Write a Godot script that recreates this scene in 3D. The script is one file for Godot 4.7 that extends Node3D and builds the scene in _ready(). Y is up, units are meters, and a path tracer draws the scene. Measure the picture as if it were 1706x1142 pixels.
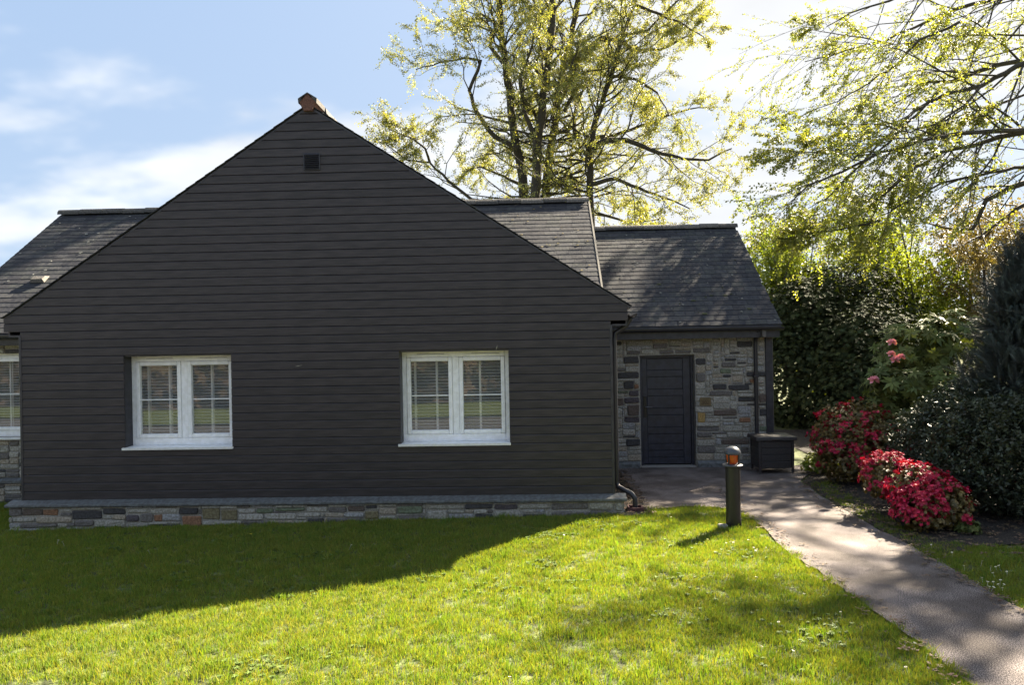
extends Node3D

# ---------------------------------------------------------------- camera constants (also used to turn photo pixels into directions)
const FOCAL := 1280.0
const CAM := Vector3(0, 2.3, 10.4)
const YAW := 2.0
const ROLL := -1.05
const SUN_AZ := 41.8     # degrees to the right of -z
const SUN_EL := 38.1
var cam_basis: Basis
var rng := RandomNumberGenerator.new()
var M := {}
var taken := {}
var noise := FastNoiseLite.new()

func ray(px: float, py: float) -> Vector3:
	return cam_basis * Vector3((px - 853.0) / FOCAL, (571.0 - py) / FOCAL, -1.0)

func on_z(px: float, py: float, z: float) -> Vector3:
	var d := ray(px, py)
	return CAM + d * ((z - CAM.z) / d.z)

func on_y(px: float, py: float, y := 0.0) -> Vector3:
	var d := ray(px, py)
	return CAM + d * ((y - CAM.y) / d.y)

func ground_y(x: float, z: float) -> float:
	var y := 0.018 * minf(0.0, x - 1.0)
	y = maxf(y, -0.2)
	if z > lawn_end(x) and not (x > 2.6 and x < 4.1):
		y -= 0.1 * smoothstep(0.0, 0.1, z - lawn_end(x))
	return y

# z where the front lawn stops at the road
func lawn_end(x: float) -> float:
	return 4.95 + 0.13 * (x + 4.2)

func rv() -> Vector3:
	return Vector3(rng.randf_range(-1, 1), rng.randf_range(-1, 1), rng.randf_range(-1, 1))

func rr(a: float, b: float) -> float:
	return rng.randf_range(a, b)

# ---------------------------------------------------------------- mesh collector
class MB:
	var v := PackedVector3Array()
	var n := PackedVector3Array()
	var c := PackedColorArray()
	var u := PackedVector2Array()
	var ix := PackedInt32Array()
	var col := Color.WHITE
	func tri(a: Vector3, b: Vector3, d: Vector3, ctr: Vector3) -> void:
		var nn := (d - a).cross(b - a)
		if nn.length_squared() < 1e-16:
			return
		if nn.dot((a + b + d) / 3.0 - ctr) < 0.0:
			var t := b; b = d; d = t
			nn = -nn
		nn = nn.normalized()
		var k := v.size()
		v.append(a); v.append(b); v.append(d)
		for i in 3:
			n.append(nn); c.append(col); ix.append(k + i)
	func quad(a: Vector3, b: Vector3, d: Vector3, e: Vector3, ctr: Vector3) -> void:
		tri(a, b, d, ctr)
		tri(a, d, e, ctr)
	func box(lo: Vector3, hi: Vector3) -> void:
		hull([Vector3(lo.x, lo.y, lo.z), Vector3(hi.x, lo.y, lo.z), Vector3(hi.x, hi.y, lo.z), Vector3(lo.x, hi.y, lo.z)], [Vector3(lo.x, lo.y, hi.z), Vector3(hi.x, lo.y, hi.z), Vector3(hi.x, hi.y, hi.z), Vector3(lo.x, hi.y, hi.z)])
	func hull(r0: Array, r1: Array) -> void:
		loft([r0, r1])
	func loft(rings: Array) -> void:
		var ctr := Vector3.ZERO
		var cnt := 0
		for r in rings:
			for p in r:
				ctr += p
				cnt += 1
		ctr /= float(cnt)
		for k in rings.size() - 1:
			var a: Array = rings[k]
			var b: Array = rings[k + 1]
			for i in a.size():
				var j: int = (i + 1) % a.size()
				quad(a[i], a[j], b[j], b[i], ctr)
		for r in [rings[0], rings[-1]]:
			for i in range(1, r.size() - 1):
				tri(r[0], r[i], r[i + 1], ctr)
	func bevel_box(lo: Vector3, hi: Vector3, b: float) -> void:
		# box whose eight upright and level edges are chamfered
		var ring := func(y: float, s: float) -> Array:
			var x0 := lo.x + s; var x1 := hi.x - s; var z0 := lo.z + s; var z1 := hi.z - s
			return [Vector3(x0 + b, y, z0), Vector3(x1 - b, y, z0), Vector3(x1, y, z0 + b), Vector3(x1, y, z1 - b), Vector3(x1 - b, y, z1), Vector3(x0 + b, y, z1), Vector3(x0, y, z1 - b), Vector3(x0, y, z0 + b)]
		loft([ring.call(lo.y, b), ring.call(lo.y + b, 0.0), ring.call(hi.y - b, 0.0), ring.call(hi.y, b)])
	func tube(pts: Array, rad: Array, sides: int, cap := false) -> void:
		var k0 := v.size()
		var up := Vector3(0.31, 0.2, 0.93)
		for i in pts.size():
			var d: Vector3 = (pts[mini(i + 1, pts.size() - 1)] - pts[maxi(i - 1, 0)]).normalized()
			var s := d.cross(up)
			if s.length() < 0.1:
				s = d.cross(Vector3(1, 0, 0))
			s = s.normalized()
			up = s.cross(d).normalized()
			for q in sides:
				var a := TAU * q / sides
				var o := s * cos(a) + up * sin(a)
				v.append(pts[i] + o * rad[i])
				n.append(o)
				c.append(col)
		for i in pts.size() - 1:
			for q in sides:
				var a := k0 + i * sides + q
				var b := k0 + i * sides + (q + 1) % sides
				ix.append_array([a, b, b + sides, a, b + sides, a + sides])
		if cap:
			for e in [0, pts.size() - 1]:
				var k: int = k0 + e * sides
				for q in range(1, sides - 1):
					tri(v[k], v[k + q], v[k + q + 1], pts[1 if e == 0 else pts.size() - 2])
	func lathe(prof: Array, sides: int, at: Vector3) -> void:
		# prof: Vector2(radius, height)
		var k0 := v.size()
		for i in prof.size():
			var t: Vector2 = (prof[mini(i + 1, prof.size() - 1)] - prof[maxi(i - 1, 0)]).normalized()
			for q in sides:
				var a := TAU * q / sides
				v.append(at + Vector3(cos(a) * prof[i].x, prof[i].y, sin(a) * prof[i].x))
				n.append(Vector3(cos(a) * t.y, -t.x, sin(a) * t.y))
				c.append(col)
		for i in prof.size() - 1:
			for q in sides:
				var a := k0 + i * sides + q
				var b := k0 + i * sides + (q + 1) % sides
				ix.append_array([a, b + sides, b, a, a + sides, b + sides])
	func leaf(base: Vector3, dir: Vector3, nrm: Vector3, L: float, W: float, bend := 0.15) -> void:
		# pointed oval leaf of four faces, folded a little at the midrib and drooping at the tip
		var s := dir.cross(nrm).normalized()
		var nn := s.cross(dir).normalized()
		var m := base + dir * L * 0.45
		var tip := base + dir * L - nn * L * bend
		var k := v.size()
		v.append(base); v.append(m + s * W * 0.5 + nn * W * 0.12); v.append(tip); v.append(m - s * W * 0.5 + nn * W * 0.12)
		v.append(m - nn * 0.02 * L)
		for i in 5:
			n.append(nn); c.append(col)
		ix.append_array([k, k + 1, k + 4, k + 1, k + 2, k + 4, k, k + 4, k + 3, k + 4, k + 2, k + 3])
	func sheet(nx: int, nz: int, f: Callable) -> void:
		# f(i, j) gives a point; smooth normals
		var k := v.size()
		for j in nz + 1:
			for i in nx + 1:
				v.append(f.call(i, j))
				c.append(col)
		for j in nz + 1:
			for i in nx + 1:
				var a: Vector3 = v[k + j * (nx + 1) + mini(i + 1, nx)] - v[k + j * (nx + 1) + maxi(i - 1, 0)]
				var b: Vector3 = v[k + mini(j + 1, nz) * (nx + 1) + i] - v[k + maxi(j - 1, 0) * (nx + 1) + i]
				n.append(b.cross(a).normalized())
		for j in nz:
			for i in nx:
				var a := k + j * (nx + 1) + i
				ix.append_array([a, a + 1, a + nx + 2, a, a + nx + 2, a + nx + 1])
	func mesh() -> ArrayMesh:
		# every face runs clockwise round its own normals
		for t in range(0, ix.size(), 3):
			var a := v[ix[t]]
			if (v[ix[t + 2]] - a).cross(v[ix[t + 1]] - a).dot(n[ix[t]] + n[ix[t + 1]] + n[ix[t + 2]]) < 0.0:
				var q := ix[t + 1]
				ix[t + 1] = ix[t + 2]
				ix[t + 2] = q
		var arr := []
		arr.resize(Mesh.ARRAY_MAX)
		arr[Mesh.ARRAY_VERTEX] = v
		arr[Mesh.ARRAY_NORMAL] = n
		arr[Mesh.ARRAY_COLOR] = c
		arr[Mesh.ARRAY_INDEX] = ix
		var m := ArrayMesh.new()
		m.add_surface_from_arrays(Mesh.PRIMITIVE_TRIANGLES, arr)
		return m

# ---------------------------------------------------------------- nodes
func numbered(called: String) -> String:
	if not taken.has(called):
		taken[called] = 0
		return called
	taken[called] += 1
	return "%s_%03d" % [called, taken[called]]

func tag(o: Node, label: String, category: String, group := "") -> void:
	o.set_meta("label", label)
	o.set_meta("category", category)
	if group:
		o.set_meta("group", group)

func thing(called: String, at: Vector3, label: String, category: String, group := "") -> Node3D:
	var o := Node3D.new()
	o.name = numbered(called)
	add_child(o)
	o.position = at
	tag(o, label, category, group)
	return o

# world-space mesh as a part (parent top-level) or sub-part (parent a part)
func part(parent: Node3D, called: String, mb: MB, mat: Material) -> MeshInstance3D:
	var o := MeshInstance3D.new()
	o.name = called
	o.mesh = mb.mesh()
	o.material_override = mat
	parent.add_child(o, true)
	if parent.get_parent() == self:
		o.position = -parent.position
	return o

func whole(called: String, mb: MB, mat: Material) -> MeshInstance3D:
	var o := MeshInstance3D.new()
	o.name = numbered(called)
	o.mesh = mb.mesh()
	o.material_override = mat
	add_child(o)
	return o

func structure(called: String, mb: MB, mat: Material) -> MeshInstance3D:
	var o := whole(called, mb, mat)
	o.set_meta("kind", "structure")
	return o

func stuff(o: Node) -> Node:
	o.set_meta("kind", "stuff")
	return o

# many copies of one small mesh: where = Array of Transform3D, colours optional
func scatter(parent: Node3D, called: String, m: Mesh, mat: Material, where: Array, colours: Array) -> MultiMeshInstance3D:
	var mm := MultiMesh.new()
	mm.transform_format = MultiMesh.TRANSFORM_3D
	mm.use_colors = true
	mm.mesh = m
	mm.instance_count = where.size()
	for i in where.size():
		mm.set_instance_transform(i, where[i])
		mm.set_instance_color(i, colours[i] if colours.size() == where.size() else Color.WHITE)
	var o := MultiMeshInstance3D.new()
	o.name = called
	o.multimesh = mm
	o.material_override = mat
	parent.add_child(o, true)
	if parent != self and parent.get_parent() == self:
		o.position = -parent.position
	o.set_meta("kind", "stuff")
	return o

# ---------------------------------------------------------------- materials
func ntex(freq: float, lo: Color, hi: Color, sd: int, octaves := 4, size := 512, kind := FastNoiseLite.TYPE_SIMPLEX_SMOOTH, stops := []) -> NoiseTexture2D:
	var f := FastNoiseLite.new()
	f.noise_type = kind
	f.frequency = freq
	f.seed = sd
	f.fractal_octaves = octaves
	var g := Gradient.new()
	if stops.size():
		g.offsets = PackedFloat32Array(stops)
		var cs := PackedColorArray()
		for i in stops.size():
			cs.append(lo if i < stops.size() / 2.0 else hi)
		g.colors = cs
	else:
		g.offsets = PackedFloat32Array([0.3, 0.7])
		g.colors = PackedColorArray([lo, hi])
	var t := NoiseTexture2D.new()
	t.width = size
	t.height = size
	t.seamless = true
	t.noise = f
	t.color_ramp = g
	return t

func mat(called: String, lin: Color, rough: float, tex: Texture2D = null, scale := Vector3.ONE, height: Texture2D = null, hs := 0.0) -> StandardMaterial3D:
	var m := StandardMaterial3D.new()
	m.resource_name = called
	m.albedo_color = lin.linear_to_srgb()
	m.roughness = rough
	if tex or height:
		m.uv1_triplanar = true
		m.uv1_world_triplanar = true
		m.uv1_scale = scale
	if tex:
		m.albedo_texture = tex
	if height:
		m.heightmap_enabled = true
		m.heightmap_texture = height
		m.heightmap_scale = hs
	M[called] = m
	return m

func leafmat(called: String, lin: Color, rough: float, back: float) -> StandardMaterial3D:
	var m := mat(called, lin, rough)
	m.vertex_color_use_as_albedo = true
	m.backlight_enabled = true
	m.backlight = Color(back, back, back * 0.55)
	return m

func make_materials() -> void:
	var g1 := ntex(0.012, Color(0.78, 0.78, 0.78), Color(1, 1, 1), 3)
	var g2 := ntex(0.03, Color(0.6, 0.6, 0.6), Color(1, 1, 1), 5, 5)
	var grain := ntex(0.05, Color(0.3, 0.3, 0.3), Color(1, 1, 1), 7, 4)
	mat("cladding", Color(0.036, 0.0285, 0.03), 0.55, g1, Vector3(0.35, 3.0, 0.35), grain, 0.03)
	M.cladding.uv1_scale = Vector3(0.35, 4.0, 0.35)
	mat("cladding_b", Color(0.0325, 0.0258, 0.0272), 0.58, g1, Vector3(0.3, 3.0, 0.3), grain, 0.03)
	mat("trim", Color(0.035, 0.034, 0.042), 0.45, g1, Vector3(1, 1, 1))
	mat("gutter", Color(0.022, 0.022, 0.028), 0.35)
	mat("door_paint", Color(0.027, 0.03, 0.048), 0.42, g1, Vector3(1, 1, 1))
	mat("black_metal", Color(0.003, 0.003, 0.0035), 0.4)
	mat("lever_metal", Color(0.12, 0.12, 0.13), 0.3)
	mat("white_frame", Color(0.86, 0.865, 0.87), 0.35, ntex(0.01, Color(0.95, 0.95, 0.94), Color(1, 1, 1), 15), Vector3(1.5, 1.5, 1.5))
	mat("seal", Color(0.03, 0.03, 0.03), 0.6)
	mat("tape", Color(0.5, 0.5, 0.48), 0.8)
	mat("blind", Color(0.6, 0.6, 0.59), 0.5)
	mat("interior", Color(0.05, 0.047, 0.045), 0.9)
	var gl := mat("glass", Color(0.9, 0.95, 0.93), 0.02)
	gl.transparency = BaseMaterial3D.TRANSPARENCY_ALPHA
	gl.albedo_color.a = 0.06
	gl.metallic_specular = 0.9
	# stone
	var st1 := ntex(0.02, Color(0.78, 0.765, 0.74), Color(1, 1, 1), 21, 5)
	var g2m := ntex(0.03, Color(0.82, 0.82, 0.8), Color(1, 1, 1), 5, 5)
	var sth := ntex(0.035, Color(0, 0, 0), Color(1, 1, 1), 22, 5)
	var tones := {
		"l": Color(0.42, 0.4, 0.355), "l2": Color(0.345, 0.33, 0.285), "lb": Color(0.34, 0.34, 0.34), "b": Color(0.38, 0.33, 0.26), "m": Color(0.17, 0.155, 0.145), "d": Color(0.065, 0.062, 0.065),
		"n": Color(0.14, 0.108, 0.09), "r": Color(0.28, 0.15, 0.085), "o": Color(0.21, 0.18, 0.1), "g": Color(0.17, 0.2, 0.13), "p": Color(0.1, 0.085, 0.095), "y": Color(0.42, 0.28, 0.1),
	}
	for k in tones:
		mat("stone_" + k, tones[k], 0.85, st1, Vector3(2.2, 2.2, 2.2), sth, 0.06)
	mat("mortar", Color(0.38, 0.355, 0.315), 0.95, g2m, Vector3(3, 3, 3), sth, 0.15)
	mat("slate_ledge", Color(0.13, 0.14, 0.145), 0.6, st1, Vector3(1.2, 1.2, 1.2), sth, 0.1)
	# roof slates in a few tones with lichen blotches
	var lich := Gradient.new()
	for i in 5:
		var f := FastNoiseLite.new()
		f.noise_type = FastNoiseLite.TYPE_SIMPLEX_SMOOTH
		f.frequency = 0.022
		f.fractal_octaves = 6
		f.fractal_gain = 0.62
		f.seed = 40 + i
		var g := Gradient.new()
		g.offsets = PackedFloat32Array([0.0, 0.35, 0.58, 0.7, 0.78, 0.9])
		g.colors = PackedColorArray([Color(0.62, 0.62, 0.66), Color(0.78, 0.78, 0.82), Color(0.9, 0.9, 0.92), Color(0.95, 0.93, 0.88), Color(1, 1, 0.97), Color(1, 1, 1)])
		var t := NoiseTexture2D.new()
		t.width = 512; t.height = 512; t.seamless = true; t.noise = f; t.color_ramp = g
		var base: Color = [Color(0.06, 0.063, 0.068), Color(0.051, 0.053, 0.058), Color(0.076, 0.078, 0.08), Color(0.055, 0.056, 0.06), Color(0.067, 0.071, 0.07)][i]
		mat("slate_%d" % i, base, 0.8, t, Vector3(0.9, 0.9, 0.9), sth, 0.12).metallic_specular = 0.2
	mat("lichen", Color(0.21, 0.21, 0.19), 0.95)
	mat("lichen_ochre", Color(0.2, 0.16, 0.07), 0.95)
	mat("moss", Color(0.05, 0.06, 0.02), 0.95, g2, Vector3(6, 6, 6))
	mat("ridge", Color(0.075, 0.072, 0.07), 0.85, st1, Vector3(2, 2, 2), sth, 0.3)
	mat("ridge_light", Color(0.14, 0.13, 0.12), 0.85, st1, Vector3(2, 2, 2), sth, 0.3)
	mat("terracotta", Color(0.15, 0.07, 0.05), 0.85, st1, Vector3(3, 3, 3), sth, 0.3)
	mat("verge_mortar", Color(0.3, 0.28, 0.24), 0.95, g2, Vector3(4, 4, 4))
	# ground
	mat("lawn_soil", Color(0.1, 0.125, 0.035), 0.95, ntex(0.02, Color(0.6, 0.6, 0.5), Color(1, 1, 1), 51, 5), Vector3(0.7, 0.7, 0.7), sth, 0.8)
	mat("mown_grass", Color(0.11, 0.15, 0.03), 0.95, ntex(0.02, Color(0.7, 0.7, 0.6), Color(1, 1, 1), 52, 5), Vector3(0.7, 0.7, 0.7))
	var spk := ntex(0.075, Color(0.42, 0.38, 0.39), Color(1, 0.97, 0.95), 61, 3, 1024, FastNoiseLite.TYPE_SIMPLEX_SMOOTH, [0.38, 0.62])
	mat("path_aggregate", Color(0.27, 0.25, 0.244), 0.9, spk, Vector3(1.0, 1.0, 1.0), ntex(0.075, Color(0, 0, 0), Color(1, 1, 1), 61, 3, 1024), 0.25)
	M.path_aggregate.detail_enabled = true
	M.path_aggregate.detail_blend_mode = BaseMaterial3D.BLEND_MODE_MUL
	M.path_aggregate.detail_uv_layer = BaseMaterial3D.DETAIL_UV_2
	M.path_aggregate.uv2_triplanar = true
	M.path_aggregate.uv2_world_triplanar = true
	M.path_aggregate.uv2_scale = Vector3(0.21, 0.21, 0.21)
	M.path_aggregate.detail_albedo = ntex(0.011, Color(0.72, 0.7, 0.68), Color(1, 1, 1), 62, 5)
	mat("soil", Color(0.035, 0.026, 0.018), 0.95, g2, Vector3(1.5, 1.5, 1.5), sth, 1.0)
	mat("asphalt", Color(0.13, 0.125, 0.122), 0.9, g2, Vector3(2, 2, 2))
	# plants
	leafmat("grass", Color(1, 1, 1), 0.6, 0.95)
	leafmat("beech_leaf", Color(0.27, 0.3, 0.1), 0.5, 1.0)
	leafmat("tree_leaf", Color(0.29, 0.3, 0.15), 0.5, 0.95)
	leafmat("hazel_leaf", Color(0.24, 0.29, 0.05), 0.5, 1.0)
	leafmat("laurel_leaf", Color(0.042, 0.055, 0.028), 0.7, 0.3)
	M.laurel_leaf.metallic_specular = 0.15
	leafmat("hedge_leaf", Color(0.046, 0.056, 0.036), 0.5, 0.25)
	M.hedge_leaf.metallic_specular = 0.35
	leafmat("rhodo_leaf", Color(0.115, 0.14, 0.045), 0.6, 0.5)
	M.rhodo_leaf.metallic_specular = 0.3
	leafmat("azalea_leaf", Color(0.15, 0.11, 0.032), 0.5, 0.6)
	leafmat("azalea_flower", Color(0.5, 0.018, 0.07), 0.6, 0.7)
	leafmat("rhodo_flower", Color(0.75, 0.33, 0.4), 0.6, 0.5)
	leafmat("needle", Color(0.035, 0.05, 0.042), 0.6, 0.2)
	leafmat("bronze_leaf", Color(0.2, 0.155, 0.075), 0.5, 0.8)
	leafmat("litter", Color(0.11, 0.075, 0.045), 0.8, 0.2)
	leafmat("petal", Color(0.75, 0.75, 0.72), 0.6, 0.3)
	mat("yellow", Color(0.62, 0.45, 0.02), 0.6)
	mat("bark", Color(0.06, 0.052, 0.042), 0.9, st1, Vector3(1.5, 0.6, 1.5), sth, 0.5)
	mat("bark_grey", Color(0.09, 0.083, 0.07), 0.9, st1, Vector3(1.5, 0.6, 1.5), sth, 0.5)
	# furniture
	mat("bollard_paint", Color(0.018, 0.0165, 0.015), 0.45, g2, Vector3(4, 4, 4))
	mat("bollard_cap", Color(0.045, 0.05, 0.06), 0.3)
	var am := mat("amber", Color(0.33, 0.1, 0.02), 0.25)
	am.backlight_enabled = true
	am.backlight = Color(0.7, 0.3, 0.08)
	mat("bin_plastic", Color(0.05, 0.044, 0.044), 0.5, g2, Vector3(3, 3, 3))
	mat("plaque", Color(0.24, 0.17, 0.07), 0.6, g2, Vector3(12, 12, 12))
	mat("plaque_text", Color(0.05, 0.025, 0.01), 0.7)
	mat("gully", Color(0.11, 0.035, 0.04), 0.7, g2, Vector3(8, 8, 8))
	mat("concrete", Color(0.4, 0.38, 0.35), 0.9, g2, Vector3(8, 8, 8))

# ---------------------------------------------------------------- sky
func make_sky(sund: Vector3, ex: float) -> Sky:
	var w := 2048
	var h := 1024
	var im := Image.create(w, h, false, Image.FORMAT_RGBF)
	var f := FastNoiseLite.new()
	f.noise_type = FastNoiseLite.TYPE_SIMPLEX_SMOOTH
	f.frequency = 0.55
	f.fractal_octaves = 6
	f.fractal_gain = 0.58
	f.seed = 241
	im.fill(Color(0.16 / ex, 0.17 / ex, 0.14 / ex))
	for j in h / 2 + 24:
		var th := PI * (j + 0.5) / h
		var y := cos(th)
		var s := sin(th)
		var el := rad_to_deg(PI / 2 - th)
		for i in w:
			var az := TAU * (i + 0.5) / w
			var d := Vector3(sin(az) * s, y, -cos(az) * s)
			var cs := d.dot(sund)
			var ang := rad_to_deg(acos(clampf(cs, -1, 1)))
			var hz := exp(-maxf(el, 0.0) / 13.0)
			var c := Vector3(0.37, 0.54, 0.83).lerp(Vector3(0.62, 0.78, 0.95), hz)
			var near := exp(-pow(ang / 42.0, 2.0))
			c += Vector3(0.42, 0.36, 0.28) * near + Vector3(2.2, 2.0, 1.7) * exp(-pow(ang / 10.0, 2.0))
			var q := Vector2(d.x, -d.z) / (maxf(y, 0.0) + 0.22)
			var nse := f.get_noise_3d(q.x * 1.6, q.y * 2.6, 3.0)
			var bias := 0.06 + 0.46 * exp(-pow(ang / 46.0, 2.0)) + 0.1 * smoothstep(18.0, 7.0, el)
			var cov := smoothstep(-0.05, 0.5, nse + bias)
			var sh := 0.5 + 0.5 * f.get_noise_3d(q.x * 3.0 + 7.0, q.y * 4.0, 9.0)
			var cc := Vector3(0.97, 0.985, 1.0) * (0.72 + 0.4 * sh) * (1.4 - 0.62 * cs) + Vector3(0.42, 0.39, 0.34) * near
			c = c.lerp(cc, cov * 0.8)
			im.set_pixel(i, j, Color(c.x / ex, c.y / ex, c.z / ex))
	var p := PanoramaSkyMaterial.new()
	p.panorama = ImageTexture.create_from_image(im)
	var sky := Sky.new()
	sky.sky_material = p
	return sky

func _ready() -> void:
	rng.seed = 20240611
	cam_basis = Basis.from_euler(Vector3(0, deg_to_rad(YAW), deg_to_rad(ROLL)))
	var cam := Camera3D.new()
	cam.name = "camera"
	cam.position = CAM
	cam.basis = cam_basis
	cam.fov = rad_to_deg(2.0 * atan(571.0 / FOCAL))
	cam.far = 1500.0
	add_child(cam)
	cam.current = true
	var az := deg_to_rad(SUN_AZ)
	var el := deg_to_rad(SUN_EL)
	var sund := Vector3(sin(az) * cos(el), sin(el), -cos(az) * cos(el))
	var sun := DirectionalLight3D.new()
	sun.name = "sun"
	sun.light_energy = 1.35
	sun.light_color = Color(1.0, 0.94, 0.84)
	sun.light_angular_distance = 0.6
	sun.shadow_enabled = true
	add_child(sun)
	sun.look_at_from_position(sund * 50.0, Vector3.ZERO, Vector3.UP)
	var exposure := 9.0
	var env := Environment.new()
	env.background_mode = Environment.BG_SKY
	env.sky = make_sky(sund, 8.7)
	env.tonemap_mode = Environment.TONE_MAPPER_LINEAR
	env.tonemap_exposure = exposure
	env.sdfgi_enabled = true
	env.ssao_enabled = true
	env.ssil_enabled = true
	var we := WorldEnvironment.new()
	we.name = "environment"
	we.environment = env
	add_child(we)
	make_materials()
	print("sky ", Time.get_ticks_msec())
	build_ground()
	build_house()
	print("house ", Time.get_ticks_msec())
	build_furniture()
	build_trees()
	print("trees ", Time.get_ticks_msec())
	build_shrubs()
	print("shrubs ", Time.get_ticks_msec())
	build_grass()
	print("grass ", Time.get_ticks_msec())

# ---------------------------------------------------------------- ground
func axis(a: Array) -> Array:
	# list of [from, to, step] -> coordinates
	var o := []
	for s in a:
		var x: float = s[0]
		while x < s[1] - 1e-6:
			o.append(x)
			x += s[2]
	o.append(a[-1][1])
	return o

func poly_sheet(pts: Array, lift: float, step := 0.12) -> MB:
	# a flat piece of ground with a slightly wavering outline
	var ring := PackedVector2Array()
	for i in pts.size():
		var a: Vector2 = pts[i]
		var b: Vector2 = pts[(i + 1) % pts.size()]
		var n := maxi(1, int(a.distance_to(b) / step))
		for k in n:
			var p := a.lerp(b, float(k) / n)
			var jit := noise.get_noise_2d(p.x * 60.0, p.y * 60.0) * 0.05 + noise.get_noise_2d(p.x * 400.0, p.y * 400.0) * 0.025
			ring.append(p + Vector2(jit, -jit))
	var id := Geometry2D.triangulate_polygon(ring)
	var mb := MB.new()
	for p in ring:
		mb.v.append(Vector3(p.x, ground_y(p.x, p.y) + lift, p.y))
		mb.n.append(Vector3.UP)
		mb.c.append(Color.WHITE)
	for k in range(0, id.size(), 3):
		var a := ring[id[k]]; var b := ring[id[k + 1]]; var c := ring[id[k + 2]]
		if (b - a).cross(c - a) > 0:
			mb.ix.append_array([id[k], id[k + 1], id[k + 2]])
		else:
			mb.ix.append_array([id[k], id[k + 2], id[k + 1]])
	return mb

func build_ground() -> void:
	noise.seed = 5
	noise.frequency = 0.02
	var xs := axis([[-400, -40, 60], [-40, -12, 4], [-12, 8, 0.25], [8, 40, 4], [40, 400, 60]])
	var zs := axis([[-400, -40, 60], [-40, -8, 4], [-8, 12, 0.25], [12, 40, 4], [40, 400, 60]])
	var mb := MB.new()
	mb.sheet(xs.size() - 1, zs.size() - 1, func(i: int, j: int) -> Vector3:
		return Vector3(xs[i], ground_y(xs[i], zs[j]) + noise.get_noise_2d(xs[i] * 40.0, zs[j] * 40.0) * 0.012 - 0.012, zs[j]))
	structure("ground", mb, M.lawn_soil)
	# mown grass beyond the blades that can be told apart
	for r in [[-60.0, 60.0, 14.25, 60.0], [-60.0, -9.5, -12.0, 3.4], [7.0, 60.0, 2.5, 6.2]]:
		var far := MB.new()
		far.sheet(40, 24, func(i: int, j: int) -> Vector3:
			var x: float = lerpf(r[0], r[1], i / 40.0)
			var zz: float = lerpf(r[2], r[3], j / 24.0)
			return Vector3(x, ground_y(x, zz) + 0.02 + (0.06 if zz > 14.0 else 0.0), zz))
		structure("mown_grass", far, M.mown_grass)
	# path from the road to the door, widening into a small forecourt
	var p := [Vector2(2.8, 6.1), Vector2(2.8, 5.3), Vector2(2.74, 3.6), Vector2(2.62, 1.8), Vector2(2.68, 0.6), Vector2(2.62, 0.1), Vector2(2.35, -0.18), Vector2(1.9, -0.22), Vector2(1.5, -0.1), Vector2(1.2, -0.05), Vector2(1.12, -0.4), Vector2(1.1, -3.52), Vector2(4.3, -3.52), Vector2(5.2, -3.6), Vector2(5.0, -3.0), Vector2(4.45, -2.6), Vector2(4.12, -2.0), Vector2(4.0, -0.6), Vector2(3.98, 0.5), Vector2(4.0, 1.7), Vector2(3.98, 3.1), Vector2(3.95, 4.0), Vector2(3.95, 6.1)]
	structure("path", poly_sheet(p, 0.005), M.path_aggregate)
	var bed := [Vector2(4.03, 2.3), Vector2(4.0, 0.5), Vector2(4.03, -0.6), Vector2(4.16, -2.0), Vector2(4.48, -2.55), Vector2(5.1, -3.0), Vector2(5.3, -3.6), Vector2(5.2, -9.0), Vector2(16, -9.0), Vector2(16, 2.2), Vector2(7.5, 2.0), Vector2(5.6, 1.75), Vector2(4.7, 1.9)]
	structure("planting_bed", poly_sheet(bed, 0.001, 0.3), M.soil)
	var strip := [Vector2(1.08, 0.3), Vector2(1.35, 0.22), Vector2(1.42, -0.5), Vector2(1.36, -3.5), Vector2(1.0, -3.5), Vector2(1.0, 0.2)]
	structure("soil_strip", poly_sheet(strip, 0.01, 0.1), M.soil)
	# access road behind the camera, mirrored in the windows
	var rd := MB.new()
	rd.sheet(60, 6, func(i: int, j: int) -> Vector3:
		var x := -60.0 + i * 2.0
		var z0 := clampf(lawn_end(x), 3.5, 7.0) + 0.06
		var zz := lerpf(z0, 14.2, j / 6.0)
		return Vector3(x, minf(0.0, maxf(0.018 * minf(0.0, x - 1.0), -0.2)) - 0.075 + 0.03 * sin(PI * j / 6.0), zz))
	structure("road", rd, M.asphalt)
	# fallen leaves and twigs on the bed and in the corner by the wall
	var lm := MB.new()
	for i in 5:
		lm.leaf(rv() * Vector3(0.03, 0, 0.03), Vector3(cos(i * 2.1), 0.1, sin(i * 2.1)), Vector3(rr(-0.3, 0.3), 1, rr(-0.3, 0.3)).normalized(), 0.04, 0.02, rr(-0.2, 0.3))
	var where := []
	var cols := []
	for i in 1500:
		var q := Vector2(rr(3.95, 6.0), rr(-3.2, 2.4))
		if i % 5 == 1:
			q = Vector2((path_left(q.y) + rr(-0.05, 0.2)) if rng.randf() < 0.4 else 4.0 - absf(rng.randfn(0.0, 0.12)), rr(-1.5, 6.0))
		elif i % 5 == 0:
			q = Vector2(rr(1.1, 1.5), rr(-3.3, 0.2))
		elif q.x < 4.02 + maxf(0.0, -1.5 - q.y) * 0.3:
			continue
		var b := Basis(Vector3.UP, rr(0, TAU)).scaled(Vector3.ONE * rr(0.6, 1.3))
		where.append(Transform3D(b, Vector3(q.x, ground_y(q.x, q.y) + 0.022, q.y)))
		var t := rr(0.5, 1.6)
		cols.append(Color(t, t * rr(0.8, 1.1), t * rr(0.7, 1.1)))
	var o := scatter(self, "leaf_litter", lm.mesh(), M.litter, where, cols)
	tag(o, "brown leaf litter scattered on the soil under the shrubs", "leaf litter")

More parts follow.
